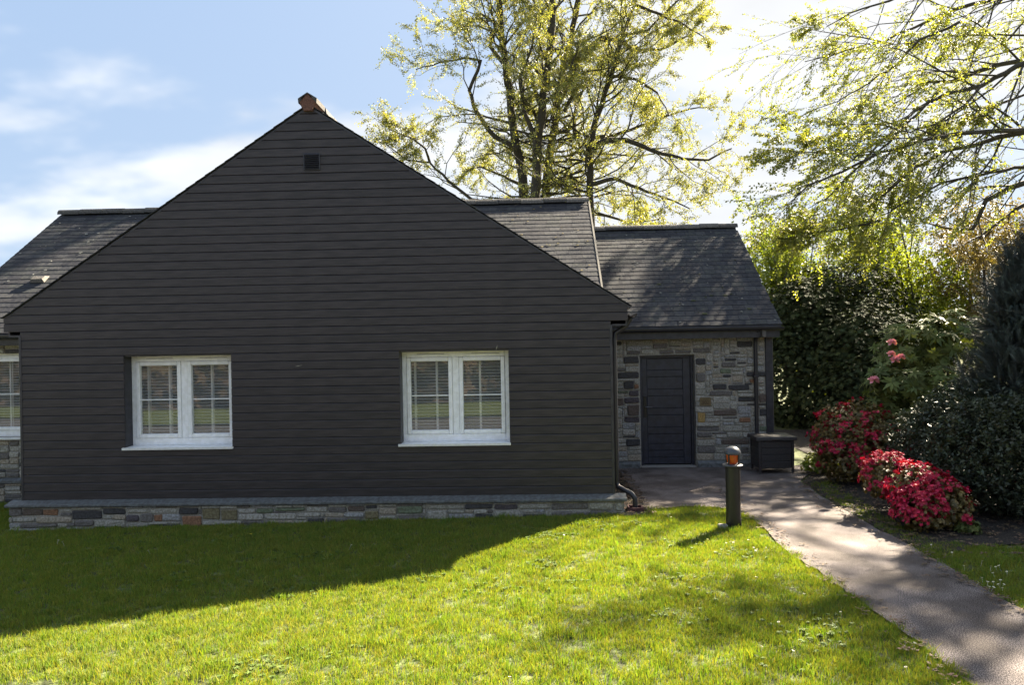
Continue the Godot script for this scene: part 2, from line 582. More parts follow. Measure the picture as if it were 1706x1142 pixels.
# ---------------------------------------------------------------- masonry
# stone with an uneven outline in the plane (o + x*ex + y*ey), standing proud along en
func stone(o: Vector3, ex: Vector3, ey: Vector3, en: Vector3, x0: float, y0: float, x1: float, y1: float, proud: float) -> MB:
	var w := x1 - x0
	var h := y1 - y0
	var j := minf(0.012, minf(w, h) * 0.14)
	var pts := []
	var cx := minf(0.014, minf(w, h) * 0.25)
	var base := [Vector2(x0 + cx, y0), Vector2((x0 + x1) / 2 + rr(-0.2, 0.2) * w, y0), Vector2(x1 - cx, y0), Vector2(x1, y0 + cx), Vector2(x1, y1 - cx), Vector2(x1 - cx, y1), Vector2((x0 + x1) / 2 + rr(-0.2, 0.2) * w, y1), Vector2(x0 + cx, y1), Vector2(x0, y1 - cx), Vector2(x0, y0 + cx)]
	for b in base:
		pts.append(b + Vector2(rr(-j, j), rr(-j, j)) * 0.6)
	var c := Vector2((x0 + x1) / 2, (y0 + y1) / 2)
	var bev := minf(0.012, minf(w, h) * 0.18)
	var r0 := []
	var r1 := []
	var r2 := []
	for p in pts:
		var q: Vector2 = p
		var inn: Vector2 = q - Vector2(signf(q.x - c.x) * bev, signf(q.y - c.y) * bev)
		r0.append(o + ex * q.x + ey * q.y - en * 0.03)
		r1.append(o + ex * q.x + ey * q.y + en * (proud - 0.008))
		r2.append(o + ex * inn.x + ey * inn.y + en * (proud + rr(-0.003, 0.004)))
	var mb := MB.new()
	mb.loft([r0, r1, r2])
	return mb

# fills a rectangle with given stones plus small random ones; returns rows [x0,y0,x1,y1,tone]
func stone_plan(x0: float, y0: float, x1: float, y1: float, given: Array, holes: Array, hmin: int, hmax: int, wmin: int, wmax: int, light: Array) -> Array:
	var cell := 0.01
	var nx := int((x1 - x0) / cell)
	var ny := int((y1 - y0) / cell)
	var used := PackedByteArray()
	used.resize(nx * ny)
	var out := []
	for g in holes + given:
		for yy in range(maxi(0, int((g[1] - y0) / cell)), mini(ny, int(ceil((g[3] - y0) / cell)))):
			for xx in range(maxi(0, int((g[0] - x0) / cell)), mini(nx, int(ceil((g[2] - x0) / cell)))):
				used[yy * nx + xx] = 1
	for g in given:
		if g[2] - g[0] > 0.02 and g[3] - g[1] > 0.012:
			out.append(g)
	for yy in ny:
		var xx := 0
		while xx < nx:
			if used[yy * nx + xx]:
				xx += 1
				continue
			var w := 0
			var want := rng.randi_range(wmin, wmax)
			while xx + w < nx and w < want and not used[yy * nx + xx + w]:
				w += 1
			# swallow a short leftover
			var more := 0
			while xx + w + more < nx and more < 8 and not used[yy * nx + xx + w + more]:
				more += 1
			if more < 8 and w + more < wmax + 8:
				w += more
			var h := 1
			var hw := rng.randi_range(hmin, hmax)
			while yy + h < ny and h < hw:
				var free := true
				for k in w:
					if used[(yy + h) * nx + xx + k]:
						free = false
						break
				if not free:
					break
				h += 1
			# swallow a thin leftover row
			var thin := 0
			while yy + h + thin < ny and thin < 4:
				var free := true
				for k in w:
					if used[(yy + h + thin) * nx + xx + k]:
						free = false
						break
				if not free:
					break
				thin += 1
			if thin < 4:
				h += thin
			for a in h:
				for b in w:
					used[(yy + a) * nx + xx + b] = 1
			if w >= 3 and h >= 2:
				out.append([x0 + xx * cell, y0 + yy * cell, x0 + (xx + w) * cell, y0 + (yy + h) * cell, light[rng.randi() % light.size()]])
			xx += w
	return out

func lay_stones(parent: Node3D, plan: Array, z: float, gap: float) -> void:
	for s in plan:
		var mb := stone(Vector3(0, 0, z), Vector3.RIGHT, Vector3.UP, Vector3.BACK, s[0] + gap, s[1] + gap, s[2] - gap, s[3] - gap, rr(0.012, 0.034))
		part(parent, "stone", mb, M["stone_" + s[4]])

# ---------------------------------------------------------------- house
var house: Node3D
const GX := -3.08      # gable axis
const SLOPE := 0.656
const APEX := 5.56
const TIP := 4.29      # half width at the eaves

func rake_y(x: float) -> float:
	return APEX - SLOPE * absf(x - GX)

func build_house() -> void:
	house = thing("cottage", Vector3(-3.08, -0.2, -2.0), "single-storey cottage with charcoal boarded gable, slate roofs and a stone wing", "house")
	var wins := [[-5.72, -4.22, 0.95, 2.2], [-1.9, -0.415, 0.95, 2.195]]
	# --- boarded gable wall
	var core := MB.new()
	# wall core behind the boards, with openings (pieces butt end to end)
	var zc0 := -0.3
	var zc1 := -0.022
	core.box(Vector3(-7.15, -0.3, zc0), Vector3(-5.72, 2.7, zc1))
	core.box(Vector3(-4.22, -0.3, zc0), Vector3(-1.9, 2.7, zc1))
	core.box(Vector3(-0.415, -0.3, zc0), Vector3(0.95, 2.7, zc1))
	for w in wins:
		core.box(Vector3(w[0], -0.3, zc0), Vector3(w[1], w[2] - 0.03, zc1))
		core.box(Vector3(w[0], w[3], zc0), Vector3(w[1], 2.7, zc1))
	core.hull([Vector3(-7.15, 2.7, zc0), Vector3(0.95, 2.7, zc0), Vector3(GX, 5.36, zc0)], [Vector3(-7.15, 2.7, zc1), Vector3(0.95, 2.7, zc1), Vector3(GX, 5.36, zc1)])
	# side and back walls of the gable block and the main range
	core.box(Vector3(0.72, -0.3, -8.8), Vector3(0.95, 2.7, zc0))
	core.box(Vector3(-7.15, -0.3, -8.8), Vector3(-6.92, 2.7, zc0))
	core.box(Vector3(-9.75, -0.3, -9.05), Vector3(0.95, 2.6, -8.8))
	var wall := part(house, "gable_wall", core, M.trim)
	var pitch := 0.1165
	var y := 0.236
	var row := 0
	while y < APEX - 0.03:
		var y1 := minf(y + pitch, APEX - 0.01)
		var a := -7.17
		var b := 0.97
		if y > 2.52:
			a = -7.4
			b = 1.19
		if y > 2.52 or y1 > 2.75:
			var half := (APEX - 0.0 - y) / SLOPE
			a = maxf(-7.4, GX - half)
			b = minf(1.2, GX + half)
		var spans := [[a, b]]
		for w in wins:
			if y1 > w[2] + 0.005 and y < w[3] - 0.005:
				var nxt := []
				for s in spans:
					if s[0] < w[0] and s[1] > w[1]:
						nxt.append([s[0], w[0]])
						nxt.append([w[1], s[1]])
					else:
						nxt.append(s)
				spans = nxt
		for s in spans:
			var mb := MB.new()
			# a board leans out at its foot, with a nosing above a shadow gap
			var inset_l := 0.0
			var inset_r := 0.0
			if y1 > 2.76:
				inset_l = clampf((y1 - y) / SLOPE, 0.0, 1.0) if s[0] <= GX - (APEX - y) / SLOPE + 0.01 else 0.0
				inset_r = clampf((y1 - y) / SLOPE, 0.0, 1.0) if s[1] >= GX + (APEX - y) / SLOPE - 0.01 else 0.0
			var bot := y + 0.004 + rr(-0.0006, 0.0006)
			var zo := rr(-0.0008, 0.0008)
			var top := y1 + 0.004
			var prof := [Vector2(bot, -0.02), Vector2(bot, 0.005 + zo), Vector2(bot + 0.003, 0.008 + zo), Vector2(top - 0.017, 0.007 + zo), Vector2(top - 0.004, -0.001), Vector2(top, -0.02)]
			var r0 := []
			var r1 := []
			for q in prof:
				var t: float = (q.x - y) / (y1 - y)
				r0.append(Vector3(s[0] + inset_l * t, q.x, q.y))
				r1.append(Vector3(s[1] - inset_r * t, q.x, q.y))
			mb.loft([r0, r1])
			part(wall, "board", mb, M.cladding if (row * 7 + int(s[0] * 3.0)) % 3 else M.cladding_b)
		y += pitch
		row += 1
	# corner beads
	for x in [-7.19, 0.955]:
		var mb := MB.new()
		mb.bevel_box(Vector3(x, 0.236, -0.05), Vector3(x + 0.035, 2.515, 0.014), 0.004)
		part(wall, "corner_trim", mb, M.trim)
	# box eaves under the gable feet
	for sx in [-1.0, 1.0]:
		var mb := MB.new()
		var xi: float = GX + sx * 4.07
		var xo: float = GX + sx * 4.275
		mb.box(Vector3(minf(xi, xo), 2.5, -3.2 if sx > 0 else -1.6), Vector3(maxf(xi, xo), 2.525, -0.024))
		mb.box(Vector3(minf(xo, xo - sx * 0.02), 2.527, -3.2 if sx > 0 else -1.6), Vector3(maxf(xo, xo - sx * 0.02), 2.72, -0.024))
		part(house, "eaves_box", mb, M.trim)
	# gable louvre
	var lv := MB.new()
	lv.bevel_box(Vector3(-3.165, 4.70, 0.008), Vector3(-2.935, 4.935, 0.022), 0.004)
	var louvre := part(house, "gable_vent", lv, M.gutter)
	for k in 8:
		var mb := MB.new()
		var yy := 4.722 + k * 0.026
		mb.hull([Vector3(-3.15, yy, 0.045), Vector3(-2.95, yy, 0.045), Vector3(-2.95, yy + 0.022, 0.024), Vector3(-3.15, yy + 0.022, 0.024)], [Vector3(-3.15, yy - 0.006, 0.04), Vector3(-2.95, yy - 0.006, 0.04), Vector3(-2.95, yy + 0.016, 0.022), Vector3(-3.15, yy + 0.016, 0.022)])
		part(louvre, "louvre_blade", mb, M.gutter)
	# pale scuffs on the boards
	for q in [[492, 611, 505, 608.6], [826, 586, 829, 574]]:
		var p0 := on_z(q[0], q[1], 0.0)
		var p1 := on_z(q[2], q[3], 0.0)
		var sm := MB.new()
		var dd := (p1 - p0).normalized()
		var ss := Vector3(-dd.y, dd.x, 0) * 0.006
		sm.loft([[p0 + Vector3(0, 0, 0.004), p0.lerp(p1, 0.4) + ss + Vector3(0, 0, 0.004), p1 + Vector3(0, 0, 0.004), p0.lerp(p1, 0.5) - ss + Vector3(0, 0, 0.004)], [p0 + Vector3(0, 0, 0.0095), p0.lerp(p1, 0.4) + ss * 0.9 + Vector3(0, 0, 0.0095), p1 + Vector3(0, 0, 0.0095), p0.lerp(p1, 0.5) - ss * 0.9 + Vector3(0, 0, 0.0095)]])
		part(wall, "paint_scuff", sm, M.stone_l2)
	# small screw head and marks on the cladding
	var sc := MB.new()
	sc.lathe([Vector2(0.0001, 0.0), Vector2(0.009, 0.0), Vector2(0.006, 0.006), Vector2(0.0001, 0.007)], 8, Vector3.ZERO)
	for i in sc.v.size():
		var q := sc.v[i]; sc.v[i] = Vector3(q.x, q.z, q.y) + Vector3(-7.1, 0.59, 0.004)
		var m := sc.n[i]; sc.n[i] = Vector3(m.x, m.z, m.y)
	part(wall, "screw", sc, M.plaque)

	build_plinth()
	for w in wins:
		build_window(w[0], w[1], w[2], w[3], -0.2, true, w[0] < -3.0)
	build_left_wall()
	build_wing()
	build_roofs()
	# room behind the front windows
	var rm := MB.new()
	rm.box(Vector3(-6.9, -0.1, -3.6), Vector3(0.7, -0.02, -0.31))
	rm.box(Vector3(-6.9, 2.45, -3.6), Vector3(0.7, 2.5, -0.31))
	rm.box(Vector3(-6.9, -0.02, -3.7), Vector3(0.7, 2.45, -3.6))
	rm.box(Vector3(-6.9, -0.02, -3.6), Vector3(-6.8, 2.45, -0.31))
	rm.box(Vector3(0.6, -0.02, -3.6), Vector3(0.7, 2.45, -0.31))
	rm.box(Vector3(-3.1, -0.02, -3.6), Vector3(-3.0, 2.45, -0.31))
	part(house, "room", rm, M.interior)

func zoomed(list: Array, ox: float, oy: float, sc: float, z: float) -> Array:
	var out := []
	for g in list:
		var a := on_z(ox + g[0] / sc, oy + g[3] / sc, z)
		var b := on_z(ox + g[2] / sc, oy + g[1] / sc, z)
		out.append([a.x, a.y, b.x, b.y, g[4]])
	return out

func build_plinth() -> void:
	var z := 0.10
	var back := MB.new()
	back.box(Vector3(-7.27, -0.45, -0.02), Vector3(1.085, 0.165, z))
	var wall := part(house, "plinth", back, M.mortar)
	var a := zoomed([[118, 208, 222, 243, "n"], [222, 208, 300, 242, "r"], [305, 208, 368, 225, "l"], [312, 226, 368, 243, "m"], [372, 213, 520, 260, "d"], [527, 205, 640, 236, "d"], [645, 205, 762, 230, "l"], [765, 205, 900, 232, "l"], [912, 200, 1010, 235, "d"], [1030, 205, 1118, 262, "o"], [1125, 210, 1205, 265, "o"], [1210, 205, 1300, 230, "l"], [1305, 205, 1390, 228, "g"], [1400, 200, 1550, 218, "g"], [1560, 195, 1665, 222, "l"], [70, 250, 182, 275, "l2"], [190, 246, 370, 278, "b"], [385, 265, 480, 295, "m"], [485, 262, 640, 300, "l2"], [645, 237, 708, 272, "p"], [715, 232, 780, 275, "m"], [783, 235, 825, 272, "r"], [828, 235, 922, 268, "lb"], [930, 240, 1025, 298, "r"], [1215, 232, 1340, 265, "l"], [1345, 228, 1505, 262, "l"], [1515, 226, 1628, 248, "l"], [650, 278, 755, 300, "l2"], [760, 285, 918, 300, "d"], [1030, 268, 1200, 290, "l2"], [1560, 256, 1645, 283, "d"], [110, 280, 295, 302, "m"]], 0, 780, 3.046, z)
	a += zoomed([[25, 205, 120, 235, "m"], [125, 200, 215, 230, "n"], [220, 195, 280, 215, "d"], [20, 260, 210, 288, "m"], [215, 225, 288, 268, "o"], [292, 208, 383, 245, "b"], [290, 250, 380, 282, "l2"], [387, 200, 520, 240, "g"], [387, 250, 535, 283, "m"], [545, 193, 738, 218, "l2"], [545, 225, 650, 282, "l2"], [655, 240, 788, 280, "lb"], [742, 188, 888, 215, "d"], [792, 240, 888, 272, "d"], [895, 190, 1020, 220, "p"], [900, 225, 1035, 266, "l2"], [1025, 187, 1190, 215, "l2"], [1045, 240, 1160, 262, "d"], [1195, 183, 1388, 220, "m"], [1200, 226, 1310, 265, "m"], [1392, 180, 1520, 220, "l2"], [1320, 228, 1400, 255, "m"], [1532, 182, 1572, 225, "l2"]], 540, 780, 3.159, z)
	lay_stones(wall, stone_plan(-7.3, -0.2, 1.1, 0.165, a, [], 6, 11, 14, 38, ["l", "l2", "l2", "m", "lb", "b"]), z, 0.004)
	# quoin returns at the right end
	for k in 3:
		var y0 := -0.16 + k * 0.108
		var mb := stone(Vector3(1.085, 0, 0), Vector3(0, 0, -1), Vector3.UP, Vector3.RIGHT, -0.095, y0, 0.02 + 0.1 * (k % 2), y0 + 0.1, 0.02)
		part(wall, "stone", mb, M.stone_l2)
	# sloping slate ledge, in lengths
	var cuts := [-7.33, -5.6, -3.95, -2.2, -0.55, 1.13]
	for k in cuts.size() - 1:
		var mb := MB.new()
		var x0: float = cuts[k] + (0.0015 if k else 0.0)
		var x1: float = cuts[k + 1] - (0.0015 if k < 4 else 0.0)
		var r := func(x: float) -> Array: return [Vector3(x, 0.166, -0.03), Vector3(x, 0.166, 0.155), Vector3(x, 0.172, 0.162), Vector3(x, 0.196, 0.162), Vector3(x, 0.202, 0.155), Vector3(x, 0.238, 0.006), Vector3(x, 0.238, -0.03)]
		mb.loft([r.call(x0), r.call(x1)])
		part(wall, "ledge", mb, M.slate_ledge)

func build_window(x0: float, x1: float, y0: float, y1: float, z: float, blind: bool, left: bool) -> void:
	# white two-light casement set back in its opening
	var w := x1 - x0
	var h := y1 - y0
	var fr := MB.new()
	var f0 := z - 0.07
	var f1 := z
	fr.bevel_box(Vector3(x0, y0, f0), Vector3(x0 + 0.06, y1, f1), 0.004)
	fr.bevel_box(Vector3(x1 - 0.06, y0, f0), Vector3(x1, y1, f1), 0.004)
	fr.bevel_box(Vector3(x0 + 0.061, y1 - 0.078, f0), Vector3(x1 - 0.061, y1, f1), 0.004)
	fr.bevel_box(Vector3(x0 + 0.061, y0, f0), Vector3(x1 - 0.061, y0 + 0.1, f1), 0.004)
	var mid := x0 + w * 0.5
	fr.bevel_box(Vector3(mid - 0.045, y0 + 0.101, f0), Vector3(mid + 0.045, y1 - 0.079, f1 - 0.001), 0.004)
	var win := part(house, "window", fr, M.white_frame)
	for s in 2:
		var a := x0 + 0.062 if s == 0 else mid + 0.047
		var b := mid - 0.047 if s == 0 else x1 - 0.062
		var c := y0 + 0.102
		var d := y1 - 0.08
		var t := 0.055
		var sa := MB.new()
		var q0 := z - 0.06
		var q1 := z + 0.012
		sa.bevel_box(Vector3(a, c, q0), Vector3(a + t, d, q1), 0.007)
		sa.bevel_box(Vector3(b - t, c, q0), Vector3(b, d, q1), 0.007)
		sa.bevel_box(Vector3(a + t + 0.001, d - t, q0), Vector3(b - t - 0.001, d, q1), 0.007)
		sa.bevel_box(Vector3(a + t + 0.001, c, q0), Vector3(b - t - 0.001, c + t, q1), 0.007)
		part(win, "sash", sa, M.white_frame)
		var gl := MB.new()
		var gz := z - 0.02
		gl.quad(Vector3(a + t - 0.005, c + t - 0.005, gz), Vector3(b - t + 0.005, c + t - 0.005, gz), Vector3(b - t + 0.005, d - t + 0.005, gz), Vector3(a + t - 0.005, d - t + 0.005, gz), Vector3((a + b) / 2, (c + d) / 2, gz - 1.0))
		part(win, "pane", gl, M.glass)
		var g2 := MB.new()
		var gy := gz - 0.024
		g2.quad(Vector3(a + t - 0.005, c + t - 0.005, gy), Vector3(b - t + 0.005, c + t - 0.005, gy), Vector3(b - t + 0.005, d - t + 0.005, gy), Vector3(a + t - 0.005, d - t + 0.005, gy), Vector3((a + b) / 2, (c + d) / 2, gy - 1.0))
		part(win, "inner_pane", g2, M.glass)
		var bar := MB.new()
		var ym := (c + d) / 2
		bar.bevel_box(Vector3(a + t, ym - 0.009, gz - 0.012), Vector3(b - t, ym + 0.009, gz - 0.002), 0.002)
		part(win, "glazing_bar", bar, M.white_frame)
		# trickle vent in the head
		var tv := MB.new()
		var tx := (a + b) / 2 + (0.02 if s == 0 else 0.05)
		tv.bevel_box(Vector3(tx - 0.2, y1 - 0.052, z), Vector3(tx + 0.2, y1 - 0.036, z + 0.008), 0.003)
		part(win, "trickle_vent", tv, M.white_frame)
		var sl := MB.new()
		sl.box(Vector3(tx - 0.19, y1 - 0.0345, z + 0.0005), Vector3(tx + 0.19, y1 - 0.031, z + 0.003))
		part(win, "vent_slot", sl, M.seal)
		# weep hole caps
		var wp := MB.new()
		wp.bevel_box(Vector3(a + 0.08, y0 + 0.02, z), Vector3(a + 0.105, y0 + 0.032, z + 0.004), 0.001)
		part(win, "weep_cap", wp, M.white_frame)
	var si := MB.new()
	var sr := func(x: float) -> Array: return [Vector3(x, y0 - 0.028, z - 0.02), Vector3(x, y0 - 0.036, 0.04 if blind else z + 0.16), Vector3(x, y0 - 0.006, 0.045 if blind else z + 0.165), Vector3(x, y0 - 0.001, z + 0.02), Vector3(x, y0 - 0.001, z - 0.02)]
	if blind:
		var xa := x0 + 0.001
		si.loft([sr.call(x0 - 0.03), sr.call(x1 + 0.012)])
	else:
		si.loft([sr.call(x0 - 0.03), sr.call(x1 + 0.03)])
	part(win, "sill", si, M.white_frame)
	if blind:
		# lining of the opening
		var ln := MB.new()
		ln.box(Vector3(x0 - 0.004, y0, z - 0.06), Vector3(x0 - 0.0005, y1, -0.0225))
		part(win, "reveal", ln, M.trim)
	# venetian blind hanging inside
	var zb := z - 0.2
	var bl := thing("venetian_blind", Vector3(mid, y0, zb), "pale slatted blind inside the %s" % ("boarded gable window with the deep dark left reveal" if left else ("boarded gable window nearer the stone door wing" if blind else "window of the low stone wall")), "blind")
	var hr := MB.new()
	hr.bevel_box(Vector3(x0 + 0.03, y1 - 0.12, zb - 0.03), Vector3(x1 - 0.03, y1 - 0.075, zb + 0.03), 0.004)
	part(bl, "head_rail", hr, M.blind)
	var k := 0
	var sm: ArrayMesh = null
	var yy := y0 + 0.09
	while yy < y1 - 0.13:
		var sb := MB.new()
		var tz := 0.022
		var ty := 0.0008
		sb.hull([Vector3(x0 + 0.04, yy - ty, zb + tz), Vector3(x1 - 0.04, yy - ty, zb + tz), Vector3(x1 - 0.04, yy + ty, zb - tz), Vector3(x0 + 0.04, yy + ty, zb - tz)], [Vector3(x0 + 0.04, yy - ty + 0.003, zb + tz), Vector3(x1 - 0.04, yy - ty + 0.003, zb + tz), Vector3(x1 - 0.04, yy + ty + 0.003, zb - tz), Vector3(x0 + 0.04, yy + ty + 0.003, zb - tz)])
		part(bl, "slat", sb, M.blind)
		yy += 0.044
		k += 1
	for t in [0.15, 0.455, 0.76, 1.065, 1.37]:
		if x0 + t > x1 - 0.06:
			continue
		var tp := MB.new()
		tp.box(Vector3(x0 + t - 0.013, y0 + 0.06, zb + 0.026), Vector3(x0 + t + 0.013, y1 - 0.09, zb + 0.028))
		tp.box(Vector3(x0 + t - 0.013, y0 + 0.06, zb - 0.028), Vector3(x0 + t + 0.013, y1 - 0.09, zb - 0.026))
		part(bl, "ladder_tape", tp, M.tape)

func build_left_wall() -> void:
	# stone front of the main range, seen past the left edge of the gable
	var z := -1.9
	var mb := MB.new()
	mb.box(Vector3(-9.75, -0.5, z - 0.3), Vector3(-9.3, 2.55, z))
	mb.box(Vector3(-7.3, -0.5, z - 0.3), Vector3(-7.1, 2.55, z))
	mb.box(Vector3(-9.3, -0.5, z - 0.3), Vector3(-7.3, 0.9, z))
	mb.box(Vector3(-9.3, 2.27, z - 0.3), Vector3(-7.3, 2.55, z))
	mb.box(Vector3(-9.75, -0.5, -9.0), Vector3(-9.45, 2.55, z - 0.301))
	mb.hull([Vector3(-9.7, 2.55, -9.0), Vector3(-9.7, 2.55, z), Vector3(-9.7, 5.0, -5.3)], [Vector3(-9.45, 2.55, -9.0), Vector3(-9.45, 2.55, z), Vector3(-9.45, 5.0, -5.3)])
	var wall := part(house, "side_wall", mb, M.mortar)
	var holes := [[-9.3, 0.86, -7.3, 2.27, "l"], [-9.8, 0.14, -7.2, 0.24, "l"]]
	lay_stones(wall, stone_plan(-9.74, -0.25, -7.5, 2.42, [], holes, 6, 12, 16, 42, ["l2", "l2", "l", "b", "m", "d", "m"]), z, 0.005)
	var ld := MB.new()
	ld.hull([Vector3(-9.75, 0.15, z - 0.01), Vector3(-9.75, 0.15, z + 0.06), Vector3(-9.75, 0.19, z + 0.06), Vector3(-9.75, 0.235, z + 0.0)], [Vector3(-7.2, 0.15, z - 0.01), Vector3(-7.2, 0.15, z + 0.06), Vector3(-7.2, 0.19, z + 0.06), Vector3(-7.2, 0.235, z + 0.0)])
	part(wall, "ledge", ld, M.slate_ledge)
	build_window(-9.3, -7.3, 0.9, 2.27, z - 0.09, false, false)
	var rm := MB.new()
	rm.box(Vector3(-9.44, 0.0, -4.1), Vector3(-7.2, 2.5, -4.0))
	rm.box(Vector3(-9.44, -0.1, -3.999), Vector3(-7.2, -0.001, z - 0.31))
	part(house, "room", rm, M.interior)
	# fascia and gutter
	var fa := MB.new()
	fa.box(Vector3(-9.85, 2.42, -1.72), Vector3(-7.42, 2.56, -1.69))
	part(house, "fascia", fa, M.trim)
	var so := MB.new()
	so.box(Vector3(-9.85, 2.4, z + 0.03), Vector3(-7.42, 2.417, -1.7))
	part(house, "soffit", so, M.trim)
	gutter(Vector3(-9.9, 2.56, -1.62), Vector3(-7.42, 2.56, -1.62))

func gutter(a: Vector3, b: Vector3) -> Node3D:
	var mb := MB.new()
	var side := (b - a).cross(Vector3.UP).normalized()
	var ring := func(p: Vector3) -> Array:
		var o := []
		for k in 9:
			var t := PI * k / 8.0
			o.append(p + side * cos(t) * 0.058 - Vector3.UP * sin(t) * 0.058)
		for k in 9:
			var t := PI * (8 - k) / 8.0
			o.append(p + side * cos(t) * 0.053 - Vector3.UP * sin(t) * 0.05)
		return o
	var r0: Array = ring.call(a)
	var r1: Array = ring.call(b)
	for i in r0.size():
		var j := (i + 1) % r0.size()
		var c: Vector3 = (a + b) / 2 if i < 9 else (a + b) / 2 - Vector3.UP * 5.0
		mb.quad(r0[i], r0[j], r1[j], r1[i], c)
	return part(house, "gutter", mb, M.gutter)

func build_wing() -> void:
	var z := -3.5
	var dx0 := 1.805
	var dx1 := 2.775
	var dy0 := 0.03
	var dy1 := 2.02
	var mb := MB.new()
	mb.box(Vector3(0.96, -0.4, z - 0.3), Vector3(dx0, 2.42, z))
	mb.box(Vector3(dx1, -0.4, z - 0.3), Vector3(4.14, 2.42, z))
	mb.box(Vector3(dx0, dy1, z - 0.3), Vector3(dx1, 2.42, z))
	mb.box(Vector3(dx0, -0.4, z - 0.3), Vector3(dx1, 0.0, z))
	mb.box(Vector3(3.84, -0.4, -8.9), Vector3(4.14, 2.42, z - 0.301))
	mb.box(Vector3(0.96, -0.4, -9.2), Vector3(4.14, 2.42, -8.901))
	mb.hull([Vector3(3.84, 2.421, -8.9), Vector3(3.84, 2.421, z), Vector3(3.84, 4.5, -6.2)], [Vector3(4.14, 2.421, -8.9), Vector3(4.14, 2.421, z), Vector3(4.14, 4.5, -6.2)])
	var wall := part(house, "stone_wall", mb, M.mortar)
	var given := zoomed([[20, 90, 75, 122, "d"], [318, 108, 437, 152, "m"], [445, 122, 537, 135, "m"], [112, 172, 222, 198, "m"], [372, 162, 485, 190, "m"], [497, 160, 622, 187, "m"], [638, 142, 770, 185, "m"], [985, 88, 1110, 138, "d"], [928, 172, 1010, 193, "d"], [85, 213, 210, 265, "d"], [660, 225, 742, 278, "d"], [888, 222, 982, 248, "d"], [862, 252, 978, 298, "m"], [987, 252, 1060, 270, "d"], [20, 303, 100, 332, "m"], [40, 335, 210, 388, "d"], [800, 286, 840, 302, "d"], [795, 308, 845, 340, "l2"], [852, 305, 940, 347, "g"], [875, 352, 940, 378, "d"], [662, 343, 732, 412, "m"], [1060, 330, 1240, 373, "d"], [90, 405, 168, 468, "d"], [170, 430, 210, 468, "r"], [795, 428, 900, 473, "d"], [918, 435, 1083, 478, "d"], [1085, 390, 1125, 420, "r"], [1045, 420, 1105, 437, "d"], [950, 415, 1035, 430, "m"], [770, 480, 948, 525, "m"], [28, 483, 130, 502, "g"], [135, 480, 210, 525, "p"], [30, 540, 92, 600, "n"], [95, 535, 212, 585, "p"], [122, 590, 212, 680, "n"], [997, 530, 1125, 572, "d"], [1065, 582, 1240, 600, "d"], [1160, 510, 1240, 572, "n"], [800, 632, 985, 678, "n"], [95, 690, 215, 735, "p"], [1165, 625, 1235, 680, "d"], [875, 685, 990, 705, "m"], [1005, 695, 1095, 735, "r"], [668, 765, 848, 803, "m"], [790, 808, 905, 828, "m"], [670, 808, 786, 850, "m"], [908, 808, 1025, 855, "l2"], [862, 865, 1085, 908, "n"], [108, 862, 218, 920, "d"], [82, 838, 180, 854, "d"], [670, 920, 815, 978, "m"], [1020, 935, 1080, 978, "m"], [1165, 760, 1240, 800, "g"], [675, 655, 735, 735, "y"]], 1020, 550, 4.757, z)
	var holes := [[dx0 - 0.005, -0.3, dx1 + 0.005, dy1, "l"], [1.0, -0.1, dx0, 0.12, "l"], [dx1, -0.1, 3.78, 0.12, "l"], [4.02, -0.1, 4.2, 2.4, "l"]]
	lay_stones(wall, stone_plan(1.02, -0.05, 4.03, 2.38, given, holes, 6, 12, 18, 44, ["l", "l", "l", "l2", "l2", "lb", "b"]), z, 0.005)
	# slate skirting on both sides of the door
	for s in [[1.02, dx0 - 0.03], [dx1 + 0.03, 3.78]]:
		var sk := MB.new()
		sk.hull([Vector3(s[0], -0.05, z), Vector3(s[0], -0.05, z + 0.06), Vector3(s[0], 0.07, z + 0.06), Vector3(s[0], 0.12, z + 0.02), Vector3(s[0], 0.12, z)], [Vector3(s[1], -0.05, z), Vector3(s[1], -0.05, z + 0.06), Vector3(s[1], 0.07, z + 0.06), Vector3(s[1], 0.12, z + 0.02), Vector3(s[1], 0.12, z)])
		part(wall, "skirting", sk, M.slate_ledge)
	# corner board and downpipe
	var cp := MB.new()
	cp.bevel_box(Vector3(4.035, 0.0, z - 0.08), Vector3(4.165, 2.42, z + 0.04), 0.006)
	part(house, "corner_post", cp, M.trim)
	var dp := MB.new()
	dp.tube([Vector3(3.85, 0.02, z + 0.075), Vector3(3.85, 2.2, z + 0.075), Vector3(3.85, 2.3, z + 0.12), Vector3(3.85, 2.44, z + 0.26)], [0.036, 0.036, 0.036, 0.036], 12)
	var dpo := part(house, "downpipe", dp, M.gutter)
	for yy in [0.5, 1.6]:
		var br := MB.new()
		br.bevel_box(Vector3(3.8, yy, z + 0.02), Vector3(3.9, yy + 0.04, z + 0.118), 0.004)
		part(dpo, "bracket", br, M.gutter)
	# door
	var zd := z - 0.13
	var fr := MB.new()
	fr.bevel_box(Vector3(dx0, dy0, zd - 0.06), Vector3(dx0 + 0.05, dy1, zd + 0.04), 0.004)
	fr.bevel_box(Vector3(dx1 - 0.05, dy0, zd - 0.06), Vector3(dx1, dy1, zd + 0.04), 0.004)
	fr.bevel_box(Vector3(dx0 + 0.051, dy1 - 0.05, zd - 0.06), Vector3(dx1 - 0.051, dy1, zd + 0.04), 0.004)
	var door := part(house, "door", fr, M.door_paint)
	var a := dx0 + 0.053
	var b := dx1 - 0.053
	var top := dy1 - 0.053
	var lf := MB.new()
	lf.box(Vector3(a, dy0 + 0.02, zd - 0.05), Vector3(b, top, zd - 0.005))
	lf.bevel_box(Vector3(a, dy0 + 0.02, zd - 0.005), Vector3(a + 0.085, top, zd + 0.012), 0.003)
	lf.bevel_box(Vector3(b - 0.13, dy0 + 0.02, zd - 0.005), Vector3(b, top, zd + 0.012), 0.003)
	part(door, "leaf", lf, M.door_paint)
